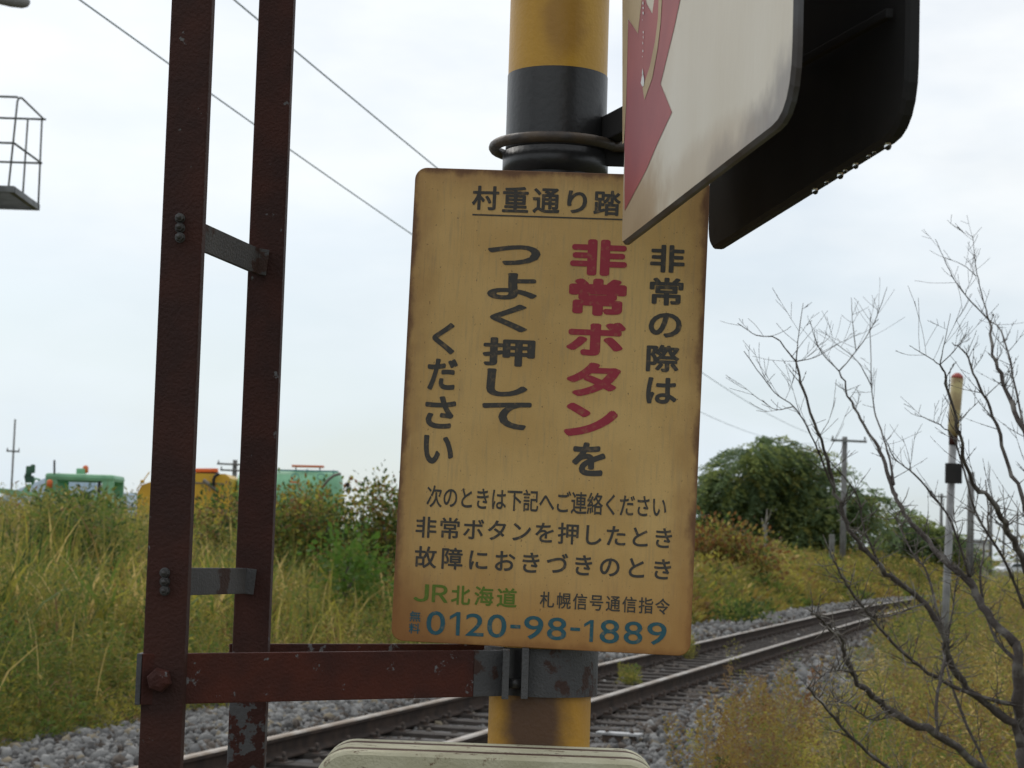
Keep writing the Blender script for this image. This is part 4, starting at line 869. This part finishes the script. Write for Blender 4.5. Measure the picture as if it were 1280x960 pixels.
# ------------------------------------------------------------------ poles and wires
m_conc = mat('pole_concrete', (0.22, 0.22, 0.21), .85, (0.16, 0.155, 0.15), 3)
m_wire = mat('wire', (0.2, 0.28, 0.28), .6)
def upole(px, ytop, Z, r, label, arms=(), group='poles along the line', name='utility_pole'):
    c = P(px, ytop, Z); g = float(ground_z(d_of(c.x, c.y))); t = empty(name, (c.x, c.y, g), label, 'pole', group)
    MB().tube([(c.x, c.y, g - .1), (c.x, c.y, c.z)], [r * 1.25, r], 10).build('shaft', m_conc, t)
    for (dy, w, dr) in arms:
        zc_ = c.z - dy; MB().bar((c.x - w / 2 + dr, c.y - r - .05, zc_), (c.x + w / 2 + dr, c.y - r - .05, zc_ - .02), .09, .1).build('crossarm', m_conc, t)
        for s_ in (-.45, .45): MB().tube([(c.x + dr + w * s_, c.y - r - .05, zc_ + .05), (c.x + dr + w * s_, c.y - r - .05, zc_ + .2)], [.05, .03], 6).build('insulator', m_conc, t)
    return c
upole(1056, 546, 86, .12, 'wooden utility pole with one crossarm in front of the feathery tree', [(.18, 1.6, .15)])
upole(1177, 617, 130, .10, 'thin far pole with short crossarm just left of the yellow sleeved post', [(.2, 1.7, 0)])
upole(1212, 592, 100, .09, 'left pole of the close pair right of the yellow sleeved post')
upole(1216, 590, 101, .09, 'right pole of the close pair right of the yellow sleeved post')
upole(1239, 620, 150, .12, 'tall slim pole just left of the white car')
upole(1255, 652, 230, .13, 'short far pole directly above the white car', [(.3, 2, 0)])
upole(1272, 640, 190, .1, 'thin pole at the right frame edge beyond the white car', [(.3, 1.6, 0)])
upole(19, 524, 120, .055, 'slender mast standing alone at the far left', [(2.0, .8, 0)])
upole(294, 575, 110, .13, 'far pole with crossarm seen between the two rusty uprights', [(.25, 1.6, -.2), (.6, 1.2, -.2)])
c = P(1040, 668, 80); t = empty('marker_post', (c.x, c.y, 0), 'short square grey concrete post left of the wooden utility pole', 'post')
MB().box((c.x, c.y, c.z / 2), (.2, .2, c.z), ch=.02).build('post', m_conc, t)
def wire(a, mpx, b_, label, zmid=None):
    """a, b: world ends, mpx: pixel the wire passes; hangs in a vertical plane"""
    a, b_ = Vector(a), Vector(b_); h = (b_ - a); n = Vector((-h.y, h.x, 0)).normalized(); r = ray(*mpx); m = cam_loc + r * ((a - cam_loc).dot(n) / r.dot(n))
    t = (m - a).dot(Vector((h.x, h.y, 0))) / (h.x ** 2 + h.y ** 2); zl = a.z + (b_.z - a.z) * t; sag = (zl - m.z) / max(4 * t * (1 - t), .05)
    pts = []
    for i in range(-8, 41):
        u = i / 40; p = a.lerp(b_, u) if 0 <= u <= 1 else a + h * u; pts.append(Vector((p.x, p.y, a.z + h.z * u - sag * 4 * u * (1 - u))))
    prop(MB().tube(pts, .006, 6).build('power_line', m_wire), label, 'wire', 'overhead wires')
wire(P(100, 0, 13), (515, 293), P(1037, 551, 85.5), 'lower of the two thin overhead wires crossing the upper left sky')
wire(P(293, 0, 13), (540, 205), P(1075, 551, 85.5), 'upper of the two thin overhead wires crossing the upper left sky')
wire(P(440, 595, 300), (700, 600), P(1060, 570, 86), 'faint wire running low behind the sign to the wooden pole')
# snow pole with yellow sleeve
ZP = 20.0
c = P(1196, 470, ZP); t = empty('snow_pole', (c.x, c.y, -.05), 'white post with yellow sleeve and red tip behind the bare branches', 'post')
m_post = mat('off_white_post', (0.36, 0.36, 0.36), .5, (0.24, 0.24, 0.24), 6); m_sleeve = mat('yellow_sleeve', (0.46, 0.38, 0.17), .5, (0.30, 0.22, 0.10), 9); m_redtip = mat('faded_red_tip', (0.42, 0.09, 0.07), .5)
foot = P(1181.5, 790, ZP); tip = P(1197, 467, ZP); dirp = (tip - foot).normalized(); base_ = foot - dirp * ((foot.z + .1) / dirp.z)
MB().tube([base_, P(1191.5, 545, ZP)], .04, 14).build('shaft', m_post, t)
MB().tube([P(1191.5, 556, ZP), P(1191.6, 545, ZP)], .046, 14).build('clip', m_rust, t)
MB().tube([P(1191.5, 545, ZP), P(1191.8, 538, ZP), P(1196.5, 472, ZP)], [.05, .06, .066], 16).build('sleeve', m_sleeve, t)
MB().tube([P(1196.5, 472.5, ZP), P(1196.9, 469, ZP), P(1197, 466, ZP)], [.067, .055, .02], 16).build('tip', m_redtip, t)
c = P(1190, 592, ZP) + Vector((0, -.06, 0)); MB().box(c + Vector((0, -.01, 0)), (.17, .05, .21), ch=.006).build('reflector_plate', m_dark, t)

# ------------------------------------------------------------------ vehicles and building in the distance
m_gr = mat('green_truck_paint', (0.26, 0.55, 0.33), .5, (0.2, 0.45, 0.26), 1.5); m_yl = mat('yellow_truck_paint', (0.76, 0.44, 0.03), .42, (0.68, 0.38, 0.03), 1.5)
m_or = mat('orange_lens', (0.75, 0.16, 0.04), .35); m_bk = mat('black_rubber', (0.02, 0.02, 0.02), .7); m_teal = mat('teal_rail_paint', (0.06, 0.24, 0.25), .45); m_hose = mat('grey_hose', (0.2, 0.18, 0.15), .7)
m_glass = bpy.data.materials.new('cab_glass'); m_glass.use_nodes = True; g_ = m_glass.node_tree.nodes['Principled BSDF']; g_.inputs['Transmission Weight'].default_value = 1; g_.inputs['Roughness'].default_value = .03; g_.inputs['IOR'].default_value = 1.05; g_.inputs['Base Color'].default_value = (.9, .95, .97, 1)
def wheel(parent, c, r=.5, w=.28):
    o = MB().tube([c + Vector((-w / 2, 0, 0)), c + Vector((w / 2, 0, 0))], r, 20).build('wheel', m_bk, parent); MB().tube([c + Vector((-w / 2 - .01, 0, 0)), c + Vector((w / 2 + .01, 0, 0))], r * .55, 16).build('rim', m_post, o)
def scr(px, py, Z): return P(px, py, Z)
# green cab
Zt = 65.0; c = scr(97, 640, Zt); gz = .5; cx, cy = c.x, c.y
t = empty('green_truck', (cx, cy, gz), 'green truck cab with orange beacon above the reeds at left', 'truck')
zr = scr(97, 592, Zt).z; zw = scr(97, 600, Zt).z; zs = scr(97, 619, Zt).z; w = 2.36
def zsec(x0, x1, y0, y1, z0, z1, ch): return MB().box(((x0 + x1) / 2, (y0 + y1) / 2, (z0 + z1) / 2), (x1 - x0, y1 - y0, z1 - z0), ch=ch)
b = zsec(cx - w / 2, cx + w / 2, cy, cy + 1.9, zw - .03, zr, .11); b.build('roof', m_gr, t)
zsec(cx - w / 2, cx + w / 2, cy, cy + 1.9, gz + .5, zs, .08).build('cab_body', m_gr, t)
for (xa, xb) in ((cx - w / 2 + .02, cx - w / 2 + .42), (cx + .62, cx + .72), (cx + w / 2 - .42, cx + w / 2 - .02)):
    for (ya, yb_) in ((cy + .03, cy + .16), (cy + 1.72, cy + 1.85)): zsec(xa, xb, ya, yb_, zs - .03, zw, .02).build('pillar', m_bk if xb - xa < .2 else m_gr, t)
zsec(cx - w / 2 + .42, cx + .62, cy + .08, cy + .09, zs, zw, 0).build('window', m_glass, t)
zsec(cx + .72, cx + w / 2 - .42, cy + .08, cy + .09, zs, zw, 0).build('window', m_glass, t)
MB().tube([scr(68, 592, Zt), scr(68, 575, Zt)], .035, 8).build('exhaust_pipe', m_bk, t)
p_ = scr(62, 605, Zt - .1); MB().tube([p_ + Vector((0, 0, -.13)), p_ + Vector((0, 0, .1)), p_ + Vector((0, 0, .15))], [.1, .1, .05], 10).build('marker_lamp', m_or, t)
p_ = Vector((scr(101, 588, Zt).x, cy + .5, zr)); MB().box(p_ + Vector((-.12, 0, .1)), (.3, .3, .2), ch=.05).build('beacon_base', m_gr, t)
MB().tube([p_ + Vector((.02, 0, .05)), p_ + Vector((.02, 0, .25)), p_ + Vector((.02, 0, .31))], [.1, .1, .04], 10).build('beacon', m_or, t)
b = MB(); b.tube([scr(50, 600, Zt), scr(44, 598, Zt), scr(40, 606, Zt)], .04, 6); b.build('mirror_arm', m_gr, t)
m_dkgr = mat('dark_green_plastic', (0.03, 0.09, 0.06), .5, (0.06, 0.16, 0.09), 3)
for (qx, qy, qw, qh) in ((36, 589, .2, .36), (41, 586, .16, .3), (37, 599, .3, .24)): MB().box(scr(qx, qy, Zt), (qw, .12, qh), ch=.05).build('mirror', m_dkgr, t)
MB().tube([scr(33, 604, Zt), scr(31, 596, Zt), scr(36, 584, Zt)], .03, 6).build('mirror_bracket', m_dkgr, t)
b = MB(); b.bar(scr(50, 619, Zt), scr(22, 616, Zt), .15, .15); b.bar(scr(22, 616, Zt), scr(-12, 612, Zt), .2, .18); b.bar(scr(24, 622, Zt), scr(38, 606, Zt), .12, .12); b.build('crane_arm', m_gr, t)
zsec(cx - 1.1, cx + 1.1, cy + 1.9, cy + 6, gz + .7, gz + 1.0, .03).build('chassis', m_bk, t)
for sx in (-1, 1):
    for yy in (.8, 5.0): wheel(t, Vector((cx + sx * .98, cy + yy, gz + .5)))
# yellow vehicle
Zy = 60.0; c = scr(230, 640, Zy); cx, cy = c.x, c.y
t = empty('yellow_truck', (cx, cy, gz), 'yellow work vehicle with orange light bar behind the left rusty upright', 'truck')
xl, xm, xr = scr(172, 600, Zy).x, scr(232, 600, Zy).x, scr(287, 600, Zy).x; zt_ = scr(260, 592, Zy).z; zh_ = scr(180, 606, Zy).z
b = MB(); pr = [(xl, gz + .7), (xl, zh_ - .25), (xl + .12, zh_), (xm - .5, zt_ - .1), (xm, zt_), (xr - .15, zt_ + .01), (xr, zt_ - .12), (xr, gz + .7)]
b.prism([(x, cy, z) for x, z in pr], (0, 2.2, 0)); bo = b.build('body', m_yl, t)
MB().bar((xm + .2, cy - .01, zt_ - .3), (xr - .2, cy - .01, zt_ - .3), .03, .04).build('seam_strip', m_hose, t)
p0, p1 = scr(240, 587, Zy), scr(269, 587, Zy); MB().bar(p0 + Vector((0, .6, 0)), p1 + Vector((0, .6, 0)), .25, .12, ch=.03).build('light_bar', m_or, t)
MB().box((p0 + p1) / 2 + Vector((0, .6, -.09)), (.7, .15, .08)).build('light_mount', m_bk, t)
MB().tube([scr(267, 612, Zy - .1), scr(267, 600, Zy - .1), scr(269, 595, Zy - .1), scr(274, 592, Zy - .1)], .05, 8).build('exhaust_pipe', m_bk, t)
MB().tube([scr(254, 600, Zy - .1), scr(262, 606, Zy - .1), scr(272, 614, Zy - .1)], .06, 8).build('hose', m_hose, t)
MB().tube([scr(171, 612, Zy), scr(187, 590, Zy)], .02, 6).build('railing', m_yl, t)
MB().tube([scr(178, 604, Zy), scr(178, 600, Zy)], .07, 6).build('filler_cap', m_yl, t)
for xx in (xl + .5, xr - .5):
    o = MB().tube([(xx, cy - .02, gz + .45), (xx, cy + .3, gz + .45)], .45, 18).build('wheel', m_bk, t)
# green tanker
Zg = 62.0; cx0, cx1 = scr(300, 600, Zg).x, scr(427, 600, Zg).x; cy = scr(380, 600, Zg).y; rt_ = .85; zt_ = scr(385, 589, Zg).z
t = empty('tanker_truck', ((cx0 + cx1) / 2, cy, gz), 'green tank truck with orange light bar above the dark shrubs', 'truck')
MB().tube([(cx0, cy, zt_ - rt_), (cx0 + .1, cy, zt_ - rt_), (cx1 - .1, cy, zt_ - rt_), (cx1, cy, zt_ - rt_)], [rt_ * .86, rt_, rt_, rt_ * .86], 32).build('tank', m_gr, t)
for px in (372, 404):
    q = scr(px, 597, Zg); b = MB(); b.tube([Vector((q.x + .12 * math.cos(a), cy - rt_ * .86, q.z + .1 * math.sin(a))) for a in np.linspace(0, 2 * math.pi, 13)], .014, 5); b.build('lifting_eye', m_teal, t)
MB().bar(scr(335, 587.5, Zg - .4), scr(423, 589.5, Zg - .4), .05, .05).build('guard_rail', m_teal, t)
for px in (350, 385, 418): MB().tube([Vector((scr(px, 590, Zg).x, cy - .3, zt_ - .1)), Vector((scr(px, 590, Zg).x, cy - .3, zt_ + .06))], .02, 6).build('rail_stanchion', m_teal, t)
a_, b_ = scr(365, 582.5, Zg), scr(405, 583.5, Zg); MB().bar(a_, b_, .25, .07, ch=.02).build('light_bar', m_or, t)
for px in (370, 400): MB().tube([scr(px, 583, Zg), Vector((scr(px, 583, Zg).x, cy, zt_ - .02))], .02, 6).build('light_post', m_bk, t)
MB().tube([scr(426, 592, Zg - .95), scr(418, 594, Zg - .95), scr(410, 600, Zg - .95), scr(404, 608, Zg - .95)], .045, 8).build('hose', m_hose, t)
MB().bar(scr(362, 602.5, Zg - .95), scr(374, 603, Zg - .95), .04, .05).build('marker_strip', m_or, t)
MB().box(scr(374, 606, Zg - .95), (.15, .04, .1)).build('number_plate', m_post, t)
b = MB(); b.box(scr(434.5, 606, Zg), (.13, .08, .16), ch=.03); b.box(scr(435.5, 613, Zg), (.16, .08, .16), ch=.03); b.tube([scr(429, 612, Zg), scr(434, 606, Zg)], .02, 6); b.build('mirror', m_bk, t)
zsec(cx0, cx1 + .9, cy - .6, cy + .6, gz + .6, gz + .9, .02).build('chassis', m_bk, t)
zsec(cx1 + .05, cx1 + 1.0, cy - 1.0, cy + 1.0, gz + .7, gz + 1.35, .1).build('cab_body', m_gr, t)
for xx in (cx0 + .7, cx1 - .1): MB().tube([(xx, cy - 1.0, gz + .5), (xx, cy - .7, gz + .5)], .5, 18).build('wheel', m_bk, t)
# white car on the far road
Zc = 190.0; c = scr(1262, 718, Zc); m_carw = mat('white_car_paint', (0.78, 0.8, 0.82), .3); m_cg = mat('car_window', (0.05, 0.07, 0.08), .1)
t = empty('parked_car', (c.x, c.y, 0), 'small white car far down the line by the right frame edge', 'car'); rc_ = Matrix.Rotation(R(38), 3, 'Z'); o_ = Vector((c.x, c.y, 0))
tr_ = lambda p: o_ + rc_ @ Vector(p)
side = [(-2.05, .35), (-2.08, .75), (-1.75, .93), (-1.0, .98), (-.35, 1.4), (.75, 1.44), (1.55, 1.02), (2.0, .95), (2.08, .4)]
b = MB(); b.loft([[tr_((x, yy, z if abs(yy) < .8 else .35 + (z - .35) * .93)) for x, z in side] for yy in (-.83, -.75, .75, .83)], smooth=False); b.build('body', m_carw, t)
for yy in (-.84, .835): MB().prism([tr_(p) for p in ((-.9, yy, .98), (-.35, yy, 1.3), (.7, yy, 1.33), (1.3, yy, 1.0))], rc_ @ Vector((0, .012, 0))).build('side_window', m_cg, t)
MB().add([tr_(p) for p in ((-1.0, -.7, 1.0), (-1.0, .7, 1.0), (-.4, .62, 1.4), (-.4, -.62, 1.4))], [[0, 1, 2, 3]]).build('windscreen', m_cg, t)
for xx in (-1.3, 1.3):
    for yy in (-.78, .78):
        o = MB().tube([tr_((xx, yy - .1, .31)), tr_((xx, yy + .1, .31))], .31, 16).build('wheel', m_bk, t)
# pale building far right behind the posts
c = scr(1216, 700, 260); t = empty('far_building', (c.x, c.y, 0), 'small pale low building far behind the pair of poles', 'building')
m_wall = mat('pale_wall', (0.72, 0.72, 0.7), .8, (0.62, 0.62, 0.6), .5); m_roof = mat('grey_roof', (0.42, 0.44, 0.45), .7)
zt_ = scr(1216, 674, 260).z
zsec(c.x - 2.2, c.x + 2.6, c.y, c.y + 6, 0, zt_ - .6, 0).build('wall', m_wall, t)
b = MB(); b.prism([(c.x - 2.5, c.y - .2, zt_ - .6), (c.x + 2.9, c.y - .2, zt_ - .6), (c.x + 2.0, c.y - .2, zt_), (c.x - 1.6, c.y - .2, zt_)], (0, 6.4, 0)); b.build('roof', m_roof, t)
zsec(c.x - 1, c.x + .2, c.y - .02, c.y + .05, 1.2, 2.2, 0).build('window', m_cg, t)
